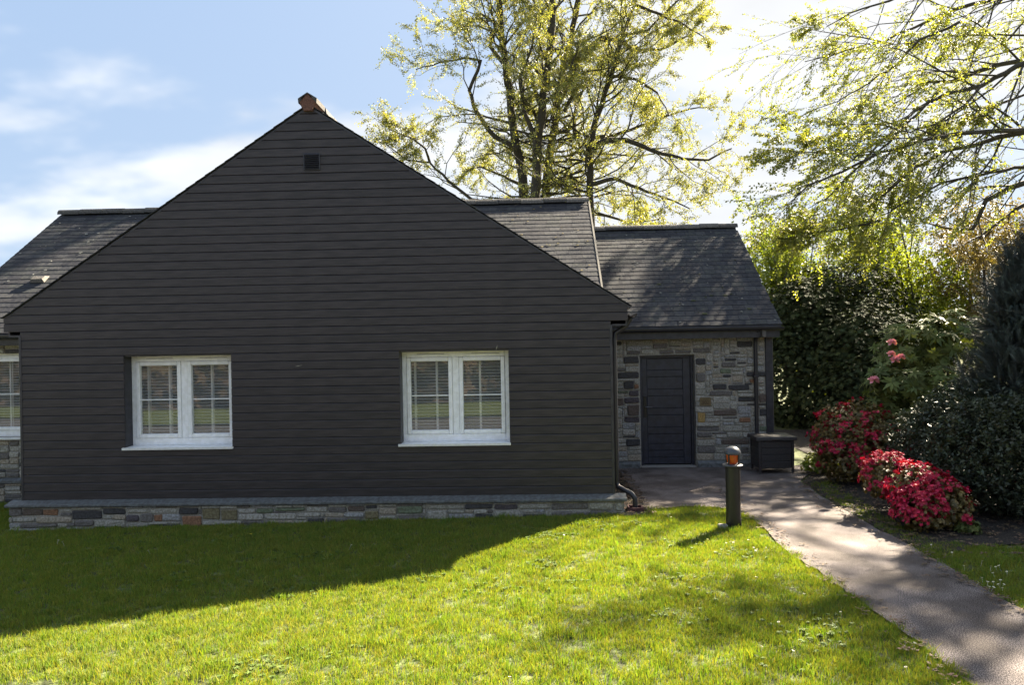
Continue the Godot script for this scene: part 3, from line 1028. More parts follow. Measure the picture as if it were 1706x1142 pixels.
	var py := [dy0 + 0.02, 0.30, 0.60, 0.945, 1.29, 1.635, top]
	for k in 6:
		# rail, then a raised flat panel above it
		var rl := MB.new()
		rl.bevel_box(Vector3(a + 0.087, py[k], zd - 0.005), Vector3(b - 0.132, py[k] + 0.11, zd + 0.010), 0.003)
		part(door, "rail", rl, M.door_paint)
		var pn := MB.new()
		pn.bevel_box(Vector3(a + 0.087, py[k] + 0.118, zd - 0.005), Vector3(b - 0.132, py[k + 1] - 0.008, zd + 0.004), 0.006)
		part(door, "panel", pn, M.door_paint)
	var hp := MB.new()
	hp.bevel_box(Vector3(a + 0.018, 0.9, zd + 0.0125), Vector3(a + 0.075, 1.27, zd + 0.026), 0.004)
	part(door, "handle_plate", hp, M.black_metal)
	hp = MB.new()
	hp.tube([Vector3(a + 0.048, 1.085, zd + 0.02), Vector3(a + 0.048, 1.085, zd + 0.065), Vector3(a + 0.07, 1.085, zd + 0.07), Vector3(a + 0.17, 1.083, zd + 0.068)], [0.011, 0.011, 0.011, 0.009], 10, true)
	part(door, "handle", hp, M.lever_metal)
	var th := MB.new()
	th.bevel_box(Vector3(dx0, 0.001, zd - 0.06), Vector3(dx1, dy0 - 0.001, z + 0.02), 0.004)
	part(door, "threshold", th, M.concrete)
	var rv0 := MB.new()
	rv0.box(Vector3(dx1 + 0.0005, dy0, zd - 0.05), Vector3(dx1 + 0.004, dy1, z + 0.024))
	part(door, "reveal", rv0, M.door_paint)
	# fascia, soffit, gutter and the grey bracket
	var fa := MB.new()
	fa.box(Vector3(1.22, 2.33, -3.26), Vector3(4.22, 2.49, -3.235))
	part(house, "fascia", fa, M.trim)
	var so := MB.new()
	so.box(Vector3(1.0, 2.31, z + 0.03), Vector3(4.22, 2.328, -3.24))
	part(house, "soffit", so, M.trim)
	gutter(Vector3(1.2, 2.49, -3.17), Vector3(4.27, 2.49, -3.17))
	var bk := MB.new()
	bk.bevel_box(Vector3(3.9, 2.31, -3.232), Vector3(3.965, 2.44, -3.16), 0.006)
	part(house, "outlet", bk, M.ridge_light)
	# gable-side gutter, downpipe and shoe at the boarded corner
	gutter(Vector3(1.27, 2.66, 0.02), Vector3(1.27, 2.62, -3.1))
	var d2 := MB.new()
	d2.tube([Vector3(1.26, 2.6, -0.22), Vector3(1.2, 2.5, -0.22), Vector3(1.05, 2.4, -0.22), Vector3(1.035, 2.3, -0.22), Vector3(1.035, 0.36, -0.22), Vector3(1.05, 0.29, -0.2), Vector3(1.22, 0.22, -0.08), Vector3(1.26, 0.16, -0.05), Vector3(1.26, 0.02, -0.05)], [0.035, 0.035, 0.035, 0.035, 0.035, 0.036, 0.036, 0.036, 0.036], 12)
	part(house, "downpipe", d2, M.gutter)
	var gu := MB.new()
	for s in [[1.16, 1.36, -0.13, -0.11], [1.16, 1.36, 0.05, 0.07], [1.16, 1.18, -0.108, 0.048], [1.34, 1.36, -0.108, 0.048]]:
		gu.box(Vector3(s[0], -0.05, s[2]), Vector3(s[1], 0.055, s[3]))
	part(house, "drain_gully", gu, M.gully)

# slates laid in courses on a slope: o = eaves corner, ax = along the eaves, up = up the slope
func slate_course(o: Vector3, ax: Vector3, up: Vector3, W: float, row: int, ex: float, sw: float, clip: Callable) -> Array:
	var out := []
	var nrm := ax.cross(up).normalized()
	if nrm.y < 0:
		nrm = -nrm
	var x := -sw * (0.5 if row % 2 else 0.0) - rr(0, 0.03)
	while x < W:
		var w := sw * rr(0.85, 1.15)
		var a := maxf(x, 0.0) + 0.0015
		var b := minf(x + w, W) - 0.0015
		x += w
		if b - a < 0.03 or not clip.call(o + ax * (a + b) / 2.0 + up * (row + 0.5) * ex):
			continue
		var t0 := 0.009 + rr(0, 0.003)
		var j0 := rr(-0.006, 0.006)
		var j1 := j0 + rr(-0.004, 0.004)
		var p := func(u: float, s: float, hgt: float) -> Vector3: return o + ax * u + up * s + nrm * hgt
		var s0 := row * ex
		var s1 := (row + 1) * ex + 0.02
		out.append([[p.call(a, s0 + j0, t0 - 0.007), p.call(b, s0 + j1, t0 - 0.007), p.call(b, s1, -0.006), p.call(a, s1, -0.006)], [p.call(a, s0 + j0 + 0.002, t0), p.call(b, s0 + j1 + 0.002, t0), p.call(b, s1, 0.003), p.call(a, s1, 0.003)]])
	return out

func roof_slope(roof: Node3D, o: Vector3, ax: Vector3, up: Vector3, W: float, L: float, ex: float, sw: float, single_rows: int, clip: Callable) -> void:
	var rest := []
	for i in 5:
		rest.append(MB.new())
	var rows := int(L / ex)
	for r in rows:
		for s in slate_course(o, ax, up, W, r, ex, sw, clip):
			var tone := rng.randi() % 5
			if r < single_rows:
				var mb := MB.new()
				mb.loft(s)
				part(roof, "slate", mb, M["slate_%d" % tone])
			else:
				rest[tone].loft(s)
	for i in 5:
		if rest[i].v.size():
			stuff(part(roof, "slates", rest[i], M["slate_%d" % i]))

func ridge_run(roof: Node3D, a: Vector3, b: Vector3, n: int, r: float, m: Array) -> void:
	for k in n:
		var p := a.lerp(b, float(k) / n)
		var q := a.lerp(b, (k + 0.985) / n)
		var side := (b - a).cross(Vector3.UP).normalized()
		var lift := Vector3.UP * rr(-0.006, 0.006)
		var ring := func(c: Vector3, s: float) -> Array:
			var o := []
			for i in 7:
				var t := PI * (i / 6.0 * 1.1 - 0.05)
				o.append(c + lift + side * cos(t) * r * s * 1.15 + Vector3.UP * (sin(t) * r * s - 0.03))
			for i in 7:
				var t := PI * ((6 - i) / 6.0 * 1.1 - 0.05)
				o.append(c + lift + side * cos(t) * r * s * 1.0 + Vector3.UP * (sin(t) * r * s * 0.82 - 0.03))
			return o
		var mb := MB.new()
		var r0: Array = ring.call(p, 1.0)
		var r1: Array = ring.call(q, rr(0.96, 1.0))
		var mid := (p + q) / 2
		for i in 14:
			var j := (i + 1) % 14
			mb.quad(r0[i], r0[j], r1[j], r1[i], mid - Vector3.UP * (0.1 if i < 7 else -5.0))
		for rg in [r0, r1]:
			for i in 6:
				mb.quad(rg[i], rg[i + 1], rg[12 - i], rg[13 - i], mid)
		part(roof, "ridge_tile", mb, m[rng.randi() % m.size()])

func build_roofs() -> void:
	var all := func(_p: Vector3) -> bool: return true
	# gable roof
	var len := sqrt(1.0 + SLOPE * SLOPE)
	var deck := MB.new()
	for sx in [-1.0, 1.0]:
		var e := Vector3(GX + sx * 4.32, rake_y(GX + sx * 4.32), 0)
		var ap := Vector3(GX, APEX, 0)
		deck.hull([e + Vector3(0, 0, 0.005), ap + Vector3(0, 0, 0.005), ap + Vector3(0, 0.03, 0.005), e + Vector3(0, 0.03, 0.005)], [e + Vector3(0, 0, -6.5), ap + Vector3(0, 0, -6.5), ap + Vector3(0, 0.03, -6.5), e + Vector3(0, 0.03, -6.5)])
	var gr := part(house, "gable_roof", deck, M.trim)
	for sx in [-1.0, 1.0]:
		var up := Vector3(-sx, SLOPE, 0) / len
		var e := Vector3(GX + sx * 4.34, rake_y(GX + sx * 4.34) + 0.045, 0.035)
		roof_slope(gr, e, Vector3(0, 0, -1), up, 6.5, 4.32 * len, 0.165, 0.24, 0, func(p: Vector3) -> bool: return p.z > -6.2)
	ridge_run(gr, Vector3(GX, APEX + 0.07, -0.35), Vector3(GX, APEX + 0.07, -5.9), 12, 0.13, [M.ridge])
	# angular terracotta end tile bedded in mortar at the apex
	var et := MB.new()
	var fz := 0.06
	var pr := [Vector2(-0.135, -0.03), Vector2(-0.15, 0.05), Vector2(0.0, 0.155), Vector2(0.15, 0.05), Vector2(0.135, -0.03), Vector2(0.075, -0.02), Vector2(0.0, 0.06), Vector2(-0.075, -0.02)]
	var poly := [Vector2(-0.075, -0.105), Vector2(-0.115, -0.01), Vector2(-0.15, 0.03), Vector2(-0.145, 0.085), Vector2(0.0, 0.165), Vector2(0.145, 0.085), Vector2(0.15, 0.03), Vector2(0.115, -0.01), Vector2(0.075, -0.105)]
	var r0 := []
	var r1 := []
	for p in poly:
		r0.append(Vector3(GX + p.x * 0.8, APEX + 0.035 + p.y * 0.85, fz - 0.38))
		r1.append(Vector3(GX + p.x * 0.78, APEX + 0.035 + p.y * 0.85, fz))
	et.loft([r0, r1])
	part(gr, "end_tile", et, M.terracotta)
	var em := MB.new()
	for sx in [-1.0, 1.0]:
		var e0r := []
		var e1r := []
		for q in [Vector2(0.124, 0.045), Vector2(0.13, 0.11), Vector2(0.0, 0.192), Vector2(0.0, 0.177), Vector2(0.118, 0.1)]:
			e0r.append(Vector3(GX + sx * q.x, APEX + q.y, fz + 0.008))
			e1r.append(Vector3(GX + sx * q.x, APEX + q.y, fz - 0.4))
		em.hull(e0r, e1r)
	part(gr, "ridge_tile", em, M.ridge)
	# main range
	var e0 := Vector3(-9.9, 2.59, -1.6)
	var rid := Vector3(-9.9, 5.14, -5.3)
	var upm := (rid - e0).normalized()
	var Lm := e0.distance_to(rid)
	var dm := MB.new()
	dm.hull([e0 + Vector3(0, -0.05, 0), e0 + Vector3(0, -0.01, 0), rid + Vector3(0, -0.01, 0), rid + Vector3(0, -0.05, 0)], [e0 + Vector3(10.95, -0.05, 0), e0 + Vector3(10.95, -0.01, 0), rid + Vector3(10.95, -0.01, 0), rid + Vector3(10.95, -0.05, 0)])
	var rb := Vector3(-9.9, 2.59, -9.0)
	dm.hull([rb + Vector3(0, -0.05, 0), rb, rid + Vector3(0, 0.0, -0.03), rid + Vector3(0, -0.05, -0.03)], [rb + Vector3(10.95, -0.05, 0), rb + Vector3(10.95, 0, 0), rid + Vector3(10.95, 0.0, -0.03), rid + Vector3(10.95, -0.05, -0.03)])
	# right gable wall of the main range above the wing roof
	dm.hull([Vector3(0.75, 2.5, -8.9), Vector3(0.75, 2.5, -1.75), Vector3(0.75, 5.05, -5.3)], [Vector3(1.0, 2.5, -8.9), Vector3(1.0, 2.5, -1.75), Vector3(1.0, 5.05, -5.3)])
	var mr := part(house, "main_roof", dm, M.trim)
	roof_slope(mr, e0, Vector3.RIGHT, upm, 10.96, Lm, 0.16, 0.23, 0, func(p: Vector3) -> bool: return p.y + 0.02 > rake_y(p.x) or p.x < -7.2)
	ridge_run(mr, Vector3(-9.92, 5.17, -5.3), Vector3(1.07, 5.17, -5.3), 24, 0.1, [M.ridge, M.ridge, M.ridge_light])
	var vm := MB.new()
	var m0 := Vector3(1.055, 2.59, -1.6)
	var m1 := Vector3(1.055, 5.14, -5.3)
	vm.hull([m0 + Vector3(0, -0.05, 0), m0 + Vector3(0.03, -0.05, 0), m0 + Vector3(0.03, 0.02, 0), m0 + Vector3(0, 0.02, 0)], [m1 + Vector3(0, -0.05, 0), m1 + Vector3(0.03, -0.05, 0), m1 + Vector3(0.03, 0.02, 0), m1 + Vector3(0, 0.02, 0)])
	part(mr, "verge", vm, M.verge_mortar)
	# slate vent near the left eaves
	var vp := on_z(62, 466, -2.9)
	var vt := MB.new()
	var vo := e0 + upm * 1.62
	var nrm := Vector3.RIGHT.cross(upm)
	if nrm.y < 0:
		nrm = -nrm
	var bp := func(x: float, s: float, hh: float) -> Vector3: return Vector3(vp.x + x, vo.y, vo.z) + upm * s + nrm * hh
	vt.hull([bp.call(-0.13, -0.02, 0.02), bp.call(0.13, -0.02, 0.02), bp.call(0.1, 0.22, 0.012), bp.call(-0.1, 0.22, 0.012)], [bp.call(-0.1, 0.0, 0.085), bp.call(0.1, 0.0, 0.085), bp.call(0.1, 0.1, 0.085), bp.call(-0.1, 0.1, 0.085)])
	var vno := part(mr, "roof_vent", vt, M.ridge_light)
	# wing
	var w0 := Vector3(1.06, 2.53, -3.2)
	var w1 := Vector3(1.06, 4.68, -6.2)
	var upw := (w1 - w0).normalized()
	var dw := MB.new()
	dw.hull([w0 + Vector3(0, -0.05, 0), w0 + Vector3(0, -0.01, 0), w1 + Vector3(0, -0.01, 0), w1 + Vector3(0, -0.05, 0)], [w0 + Vector3(3.18, -0.05, 0), w0 + Vector3(3.18, -0.01, 0), w1 + Vector3(3.18, -0.01, 0), w1 + Vector3(3.18, -0.05, 0)])
	var wb := Vector3(1.06, 2.53, -9.2)
	dw.hull([wb + Vector3(0, -0.05, 0), wb, w1 + Vector3(0, 0.0, -0.03), w1 + Vector3(0, -0.05, -0.03)], [wb + Vector3(3.18, -0.05, 0), wb + Vector3(3.18, 0, 0), w1 + Vector3(3.18, 0.0, -0.03), w1 + Vector3(3.18, -0.05, -0.03)])
	var wr := part(house, "wing_roof", dw, M.trim)
	roof_slope(wr, w0, Vector3.RIGHT, upw, 3.2, w0.distance_to(w1), 0.16, 0.2, 18, all)
	ridge_run(wr, w1 + Vector3(0.02, 0.03, 0), w1 + Vector3(3.22, 0.03, 0), 8, 0.09, [M.ridge, M.ridge_light])
	# lichen and moss cushions on the slates
	var blob := func(mbx: MB, c: Vector3, u: Vector3, nn: Vector3, r: float) -> void:
		var ring := []
		var ring2 := []
		for k in 7:
			var t := TAU * k / 7.0
			var q := r * rr(0.6, 1.2)
			ring.append(c + Vector3.RIGHT * cos(t) * q * 1.5 + u * sin(t) * q)
			ring2.append(c + Vector3.RIGHT * cos(t) * q * 0.9 + u * sin(t) * q * 0.6 + nn * 0.006)
		mbx.loft([ring, ring2])
	var l1 := MB.new()
	var l2 := MB.new()
	var nw := Vector3.RIGHT.cross(upw)
	if nw.y < 0: nw = -nw
	for k in 70:
		var s := rr(0.1, 3.5)
		var p := w0 + Vector3.RIGHT * rr(0.1, 3.1) + upw * s + nw * 0.018
		blob.call(l1 if k % 4 else l2, p, upw, nw, rr(0.006, 0.02))
	for k in 6:
		var p: Vector3 = w0 + Vector3.RIGHT * rr(0.5, 2.9) + upw * rr(0.2, 1.5) + nw * 0.018
		blob.call(l2, p, upw, nw, rr(0.025, 0.04))
	stuff(part(wr, "lichen", l1, M.lichen))
	stuff(part(wr, "moss", l2, M.moss))
	var l3 := MB.new()
	var l4 := MB.new()
	for k in 140:
		var x := rr(-9.8, -6.6) if k % 3 else rr(-0.8, 1.0)
		var p := Vector3(x, e0.y, e0.z) + upm * rr(0.1, 4.3) + nrm * 0.018
		blob.call(l3 if k % 3 else l4, p, upm, nrm, rr(0.006, 0.024))
	stuff(part(mr, "lichen", l3, M.lichen))
	stuff(part(mr, "moss", l4, M.lichen_ochre))

# ---------------------------------------------------------------- furniture
func build_furniture() -> void:
	# bollard light
	var at := Vector3(2.335, 0, 0.93)
	var b := thing("bollard_light", at, "black metal bollard light with domed cap and amber lens at the path corner", "bollard")
	var po := MB.new()
	po.lathe([Vector2(0.0001, -0.1), Vector2(0.092, -0.1), Vector2(0.092, 0.1), Vector2(0.088, 0.103), Vector2(0.088, 0.735), Vector2(0.084, 0.74), Vector2(0.06, 0.74), Vector2(0.0001, 0.74)], 36, at)
	part(b, "post", po, M.bollard_paint)
	var co := MB.new()
	co.lathe([Vector2(0.07, 0.74), Vector2(0.118, 0.745), Vector2(0.125, 0.752), Vector2(0.118, 0.762), Vector2(0.09, 0.768), Vector2(0.085, 0.772), Vector2(0.04, 0.772)], 36, at)
	part(b, "collar", co, M.bollard_cap)
	var le := MB.new()
	le.lathe([Vector2(0.05, 0.772), Vector2(0.058, 0.778), Vector2(0.068, 0.82), Vector2(0.076, 0.87), Vector2(0.078, 0.888), Vector2(0.04, 0.889)], 32, at)
	part(b, "lens", le, M.amber)
	for k in 4:
		var t := TAU * (k + 0.5) / 4.0
		var st := MB.new()
		var c := at + Vector3(cos(t) * 0.084, 0, sin(t) * 0.084)
		st.tube([c + Vector3(0, 0.768, 0), c + Vector3(0, 0.895, 0)], [0.011, 0.011], 8)
		part(b, "strut", st, M.bollard_paint)
	var ca := MB.new()
	var prof := [Vector2(0.03, 0.89), Vector2(0.092, 0.887), Vector2(0.1, 0.892)]
	for k in 9:
		var t := PI / 2 * k / 8.0
		prof.append(Vector2(maxf(0.0001, 0.1 * cos(t)), 0.9 + 0.085 * sin(t)))
	ca.lathe(prof, 36, at)
	part(b, "cap", ca, M.bollard_cap)
	var lump := stone(Vector3(2.19, 0, 0.98), Vector3.RIGHT, Vector3(0, 0, -1), Vector3.UP, -0.06, -0.045, 0.055, 0.04, 0.045)
	var lo := whole("concrete_lump", lump, M.concrete)
	tag(lo, "small pale concrete lump in the grass at the bollard foot", "stone")
	# plastic storage box
	var x0 := 3.65
	var x1 := 4.27
	var z1 := -2.68
	var z0 := -3.2
	var bx := thing("storage_box", Vector3((x0 + x1) / 2, 0, (z0 + z1) / 2), "dark brown plastic storage box with plank sides and lid beside the stone wall", "storage box")
	var core := MB.new()
	core.box(Vector3(x0 + 0.04, 0.1, z0 + 0.03), Vector3(x1 - 0.04, 0.56, z1 - 0.022))
	part(bx, "body", core, M.bin_plastic)
	for k in 4:
		var yy := 0.1 + k * 0.115
		var pl := MB.new()
		pl.bevel_box(Vector3(x0 + 0.06, yy, z1 - 0.022), Vector3(x1 - 0.06, yy + 0.11, z1), 0.007)
		part(bx, "plank", pl, M.bin_plastic)
		for sx in 2:
			var ps := MB.new()
			ps.bevel_box(Vector3(x0 + 0.02 if sx == 0 else x1 - 0.04, yy, z0 + 0.05), Vector3(x0 + 0.04 if sx == 0 else x1 - 0.02, yy + 0.11, z1 - 0.05), 0.007)
			part(bx, "plank", ps, M.bin_plastic)
	for cx in [x0 + 0.012, x1 - 0.062]:
		for cz in [z0, z1 - 0.045]:
			var lg := MB.new()
			lg.hull([Vector3(cx + 0.008, 0.014, cz + 0.008), Vector3(cx + 0.042, 0.014, cz + 0.008), Vector3(cx + 0.042, 0.014, cz + 0.042), Vector3(cx + 0.008, 0.014, cz + 0.042)], [Vector3(cx, 0.565, cz), Vector3(cx + 0.05, 0.565, cz), Vector3(cx + 0.05, 0.565, cz + 0.05), Vector3(cx, 0.565, cz + 0.05)])
			part(bx, "leg", lg, M.bin_plastic)
	var lid := MB.new()
	var rg := func(y: float, s: float) -> Array: return [Vector3(x0 - 0.03 + s, y, z0 - 0.03 + s), Vector3(x1 + 0.03 - s, y, z0 - 0.03 + s), Vector3(x1 + 0.03 - s, y, z1 + 0.035 - s), Vector3(x0 - 0.03 + s, y, z1 + 0.035 - s)]
	lid.loft([rg.call(0.566, 0.006), rg.call(0.572, 0.0), rg.call(0.618, 0.004), rg.call(0.63, 0.014), rg.call(0.638, 0.09)])
	var lo2 := part(bx, "lid", lid, M.bin_plastic)
	var hd := MB.new()
	hd.bevel_box(Vector3((x0 + x1) / 2 - 0.08, 0.585, z1 + 0.034), Vector3((x0 + x1) / 2 + 0.08, 0.604, z1 + 0.052), 0.005)
	part(lo2, "handle", hd, M.bin_plastic)
	# number plaque by the door
	var a := on_z(1165.5, 676, -3.47)
	var c := on_z(1184, 662.5, -3.47)
	var sg := thing("number_plaque", Vector3((a.x + c.x) / 2, a.y, -3.47), "small bronze-coloured house number plaque on the stone wall beside the door", "sign")
	var pl := MB.new()
	pl.bevel_box(Vector3(a.x, a.y, -3.49), Vector3(c.x, c.y, -3.455), 0.004)
	part(sg, "plate", pl, M.plaque)
	var tm := TextMesh.new()
	tm.text = "302"
	var fnt := SystemFont.new()
	fnt.font_names = PackedStringArray(["Droid Sans"])
	tm.font = fnt
	tm.font_size = 64
	tm.pixel_size = (c.x - a.x) * 0.0068
	tm.depth = 0.004
	var to := MeshInstance3D.new()
	to.name = "numerals"
	to.mesh = tm
	to.material_override = M.plaque_text
	sg.add_child(to)
	to.position = Vector3((a.x + c.x) / 2, a.y + (c.y - a.y) * 0.38, -3.4525) - sg.position
	for k in 2:
		var ln := MB.new()
		ln.box(Vector3(a.x + 0.05 + 0.015 * k, c.y - 0.03 - k * 0.02, -3.4545), Vector3(c.x - 0.05 - 0.01 * k, c.y - 0.026 - k * 0.02, -3.452))
		part(sg, "engraved_line", ln, M.plaque_text)

# ---------------------------------------------------------------- plants
func spray_mesh(k: int, span: float, L: float, W: float, flat: float) -> ArrayMesh:
	# leaves set alternately along a short twig (the twig runs along +y, the spray lies across z)
	var mb := MB.new()
	for i in k:
		var t := (i + 0.5) / k
		var s := 1.0 if i % 2 else -1.0
		var d := Vector3(s * rr(0.5, 1.0), rr(0.3, 0.9), rr(-flat, flat)).normalized()
		var t2 := rr(0.75, 1.2)
		mb.col = Color(t2, t2 * rr(0.95, 1.05), t2 * rr(0.7, 1.1))
		mb.leaf(Vector3(rr(-0.01, 0.01), (t - 0.5) * span, rr(-0.02, 0.02) * flat), d, (Vector3(0, 0, 1) + rv() * flat * 1.3).normalized(), L * rr(0.7, 1.15), W * rr(0.8, 1.15), rr(0.05, 0.3))
	return mb.mesh()

func rosette_mesh(k: int, L: float, W: float, droop: float, ring := 1) -> ArrayMesh:
	# whorl of leaves round the shoot tip (+y)
	var mb := MB.new()
	for r in ring:
		for i in k:
			var a := TAU * (i + 0.5 * r) / k + rr(-0.25, 0.25)
			var d := Vector3(cos(a), rr(0.05, 0.55) - droop + 0.5 * r, sin(a)).normalized()
			var t2 := rr(0.75, 1.25)
			mb.col = Color(t2, t2, t2 * rr(0.8, 1.1))
			mb.leaf(Vector3(0, -0.02 * r + rr(-0.01, 0.01), 0), d, (Vector3.UP + rv() * 0.25).normalized(), L * rr(0.75, 1.1), W * rr(0.85, 1.1), rr(0.08, 0.3))
	return mb.mesh()

func aim(y: Vector3, roll: float) -> Basis:
	y = y.normalized()
	var x := y.cross(Vector3(0.2, 0.1, 0.97))
	if x.length() < 0.15:
		x = y.cross(Vector3(1, 0, 0))
	x = x.normalized()
	return Basis(y, roll) * Basis(x, y, x.cross(y))

# branch with children; returns nothing, fills mb with wood and sites with [position, direction]
func branch(mb: MB, sites: Array, p: Vector3, d: Vector3, L: float, r: float, lvl: int, cfg: Dictionary) -> void:
	var segs: int = cfg.segs[lvl]
	var pts := [p]
	var rad := [r]
	var dirs := [d]
	for i in segs:
		d = (d + rv() * cfg.wander[lvl] + cfg.trop[lvl]).normalized()
		p += d * L / segs
		pts.append(p)
		dirs.append(d)
		rad.append(r * (1.0 - 0.72 * (i + 1.0) / segs))
	mb.tube(pts, rad, cfg.sides[lvl])
	limb_children(mb, sites, pts, rad, dirs, L, lvl, cfg)

func limb_children(mb: MB, sites: Array, pts: Array, rad: Array, dirs: Array, L: float, lvl: int, cfg: Dictionary) -> void:
	var n := pts.size() - 1
	if lvl >= cfg.levels:
		var per: int = cfg.leaves
		for k in per:
			var t := rr(0.15, 1.0) * n
			var i := mini(int(t), n - 1)
			sites.append([pts[i].lerp(pts[i + 1], t - i), dirs[i + 1]])
		return
	var kids: int = cfg.kids[lvl]
	for k in kids:
		var t: float = lerpf(cfg.from[lvl], 1.0, (k + rr(0, 1)) / kids) * n
		var i := mini(int(t), n - 1)
		var p: Vector3 = pts[i].lerp(pts[i + 1], t - i)
		var d: Vector3 = dirs[i + 1]
		var axis := (d.cross(rv())).normalized()
		if cfg.has("flat"):
			axis = (axis + Vector3.UP * signf(rr(-1, 1)) * cfg.flat).normalized()
		var nd := d.rotated(axis, deg_to_rad(cfg.ang[lvl]) * rr(0.6, 1.3))
		var sh: float = 1.0 - 0.45 * t / n
		branch(mb, sites, p, nd, L * cfg.ratio[lvl] * sh * rr(0.7, 1.25), maxf(0.004, lerpf(rad[i], rad[i + 1], t - i) * cfg.thin), lvl + 1, cfg)

func limb_px(mb: MB, sites: Array, px: Array, ox: float, oy: float, sc: float, z: float, zs: float, r0: float, r1: float, cfg: Dictionary, lvl: int) -> void:
	# a limb whose course is taken from the photograph, standing at depth z
	var pts := []
	var L := 0.0
	for k in px.size():
		var q := on_z(ox + px[k][0] / sc, oy + px[k][1] / sc, z + zs * k / (px.size() - 1.0))
		pts.append(q)
	# refine and wander
	var fine := []
	for k in pts.size() - 1:
		for s in 3:
			fine.append(pts[k].lerp(pts[k + 1], s / 3.0) + (rv() * pts[k].distance_to(pts[k + 1]) * 0.035 if s else Vector3.ZERO))
	fine.append(pts[-1])
	var rad := []
	var dirs := []
	for k in fine.size():
		rad.append(lerpf(r0, r1, k / (fine.size() - 1.0)))
		dirs.append((fine[mini(k + 1, fine.size() - 1)] - fine[maxi(k - 1, 0)]).normalized())
		if k:
			L += fine[k].distance_to(fine[k - 1])
	mb.tube(fine, rad, 8)
	limb_children(mb, sites, fine, rad, dirs, L, lvl, cfg)

func leaf_sites(parent: Node3D, called: String, m: Mesh, mt: Material, sites: Array, tilt: float, lo: float, hi: float, up := false) -> void:
	var where := []
	var cols := []
	for s in sites:
		var d: Vector3 = s[1] + rv() * tilt
		var b: Basis
		if up:
			# spray lies nearly level: its z axis (leaf faces) points up
			var y := Vector3(d.x, d.y * 0.6, d.z).normalized()
			var zz := (Vector3.UP + rv() * 0.8)
			zz = (zz - y * zz.dot(y)).normalized()
			b = Basis(y.cross(zz), y, zz)
		else:
			b = aim(d, rr(0, TAU))
		where.append(Transform3D(b.scaled(Vector3.ONE * rr(0.7, 1.25)), s[0]))
		var t := rr(lo, hi)
		cols.append(Color(t * rr(0.9, 1.15), t, t * rr(0.7, 1.2)))
	scatter(parent, called, m, mt, where, cols)

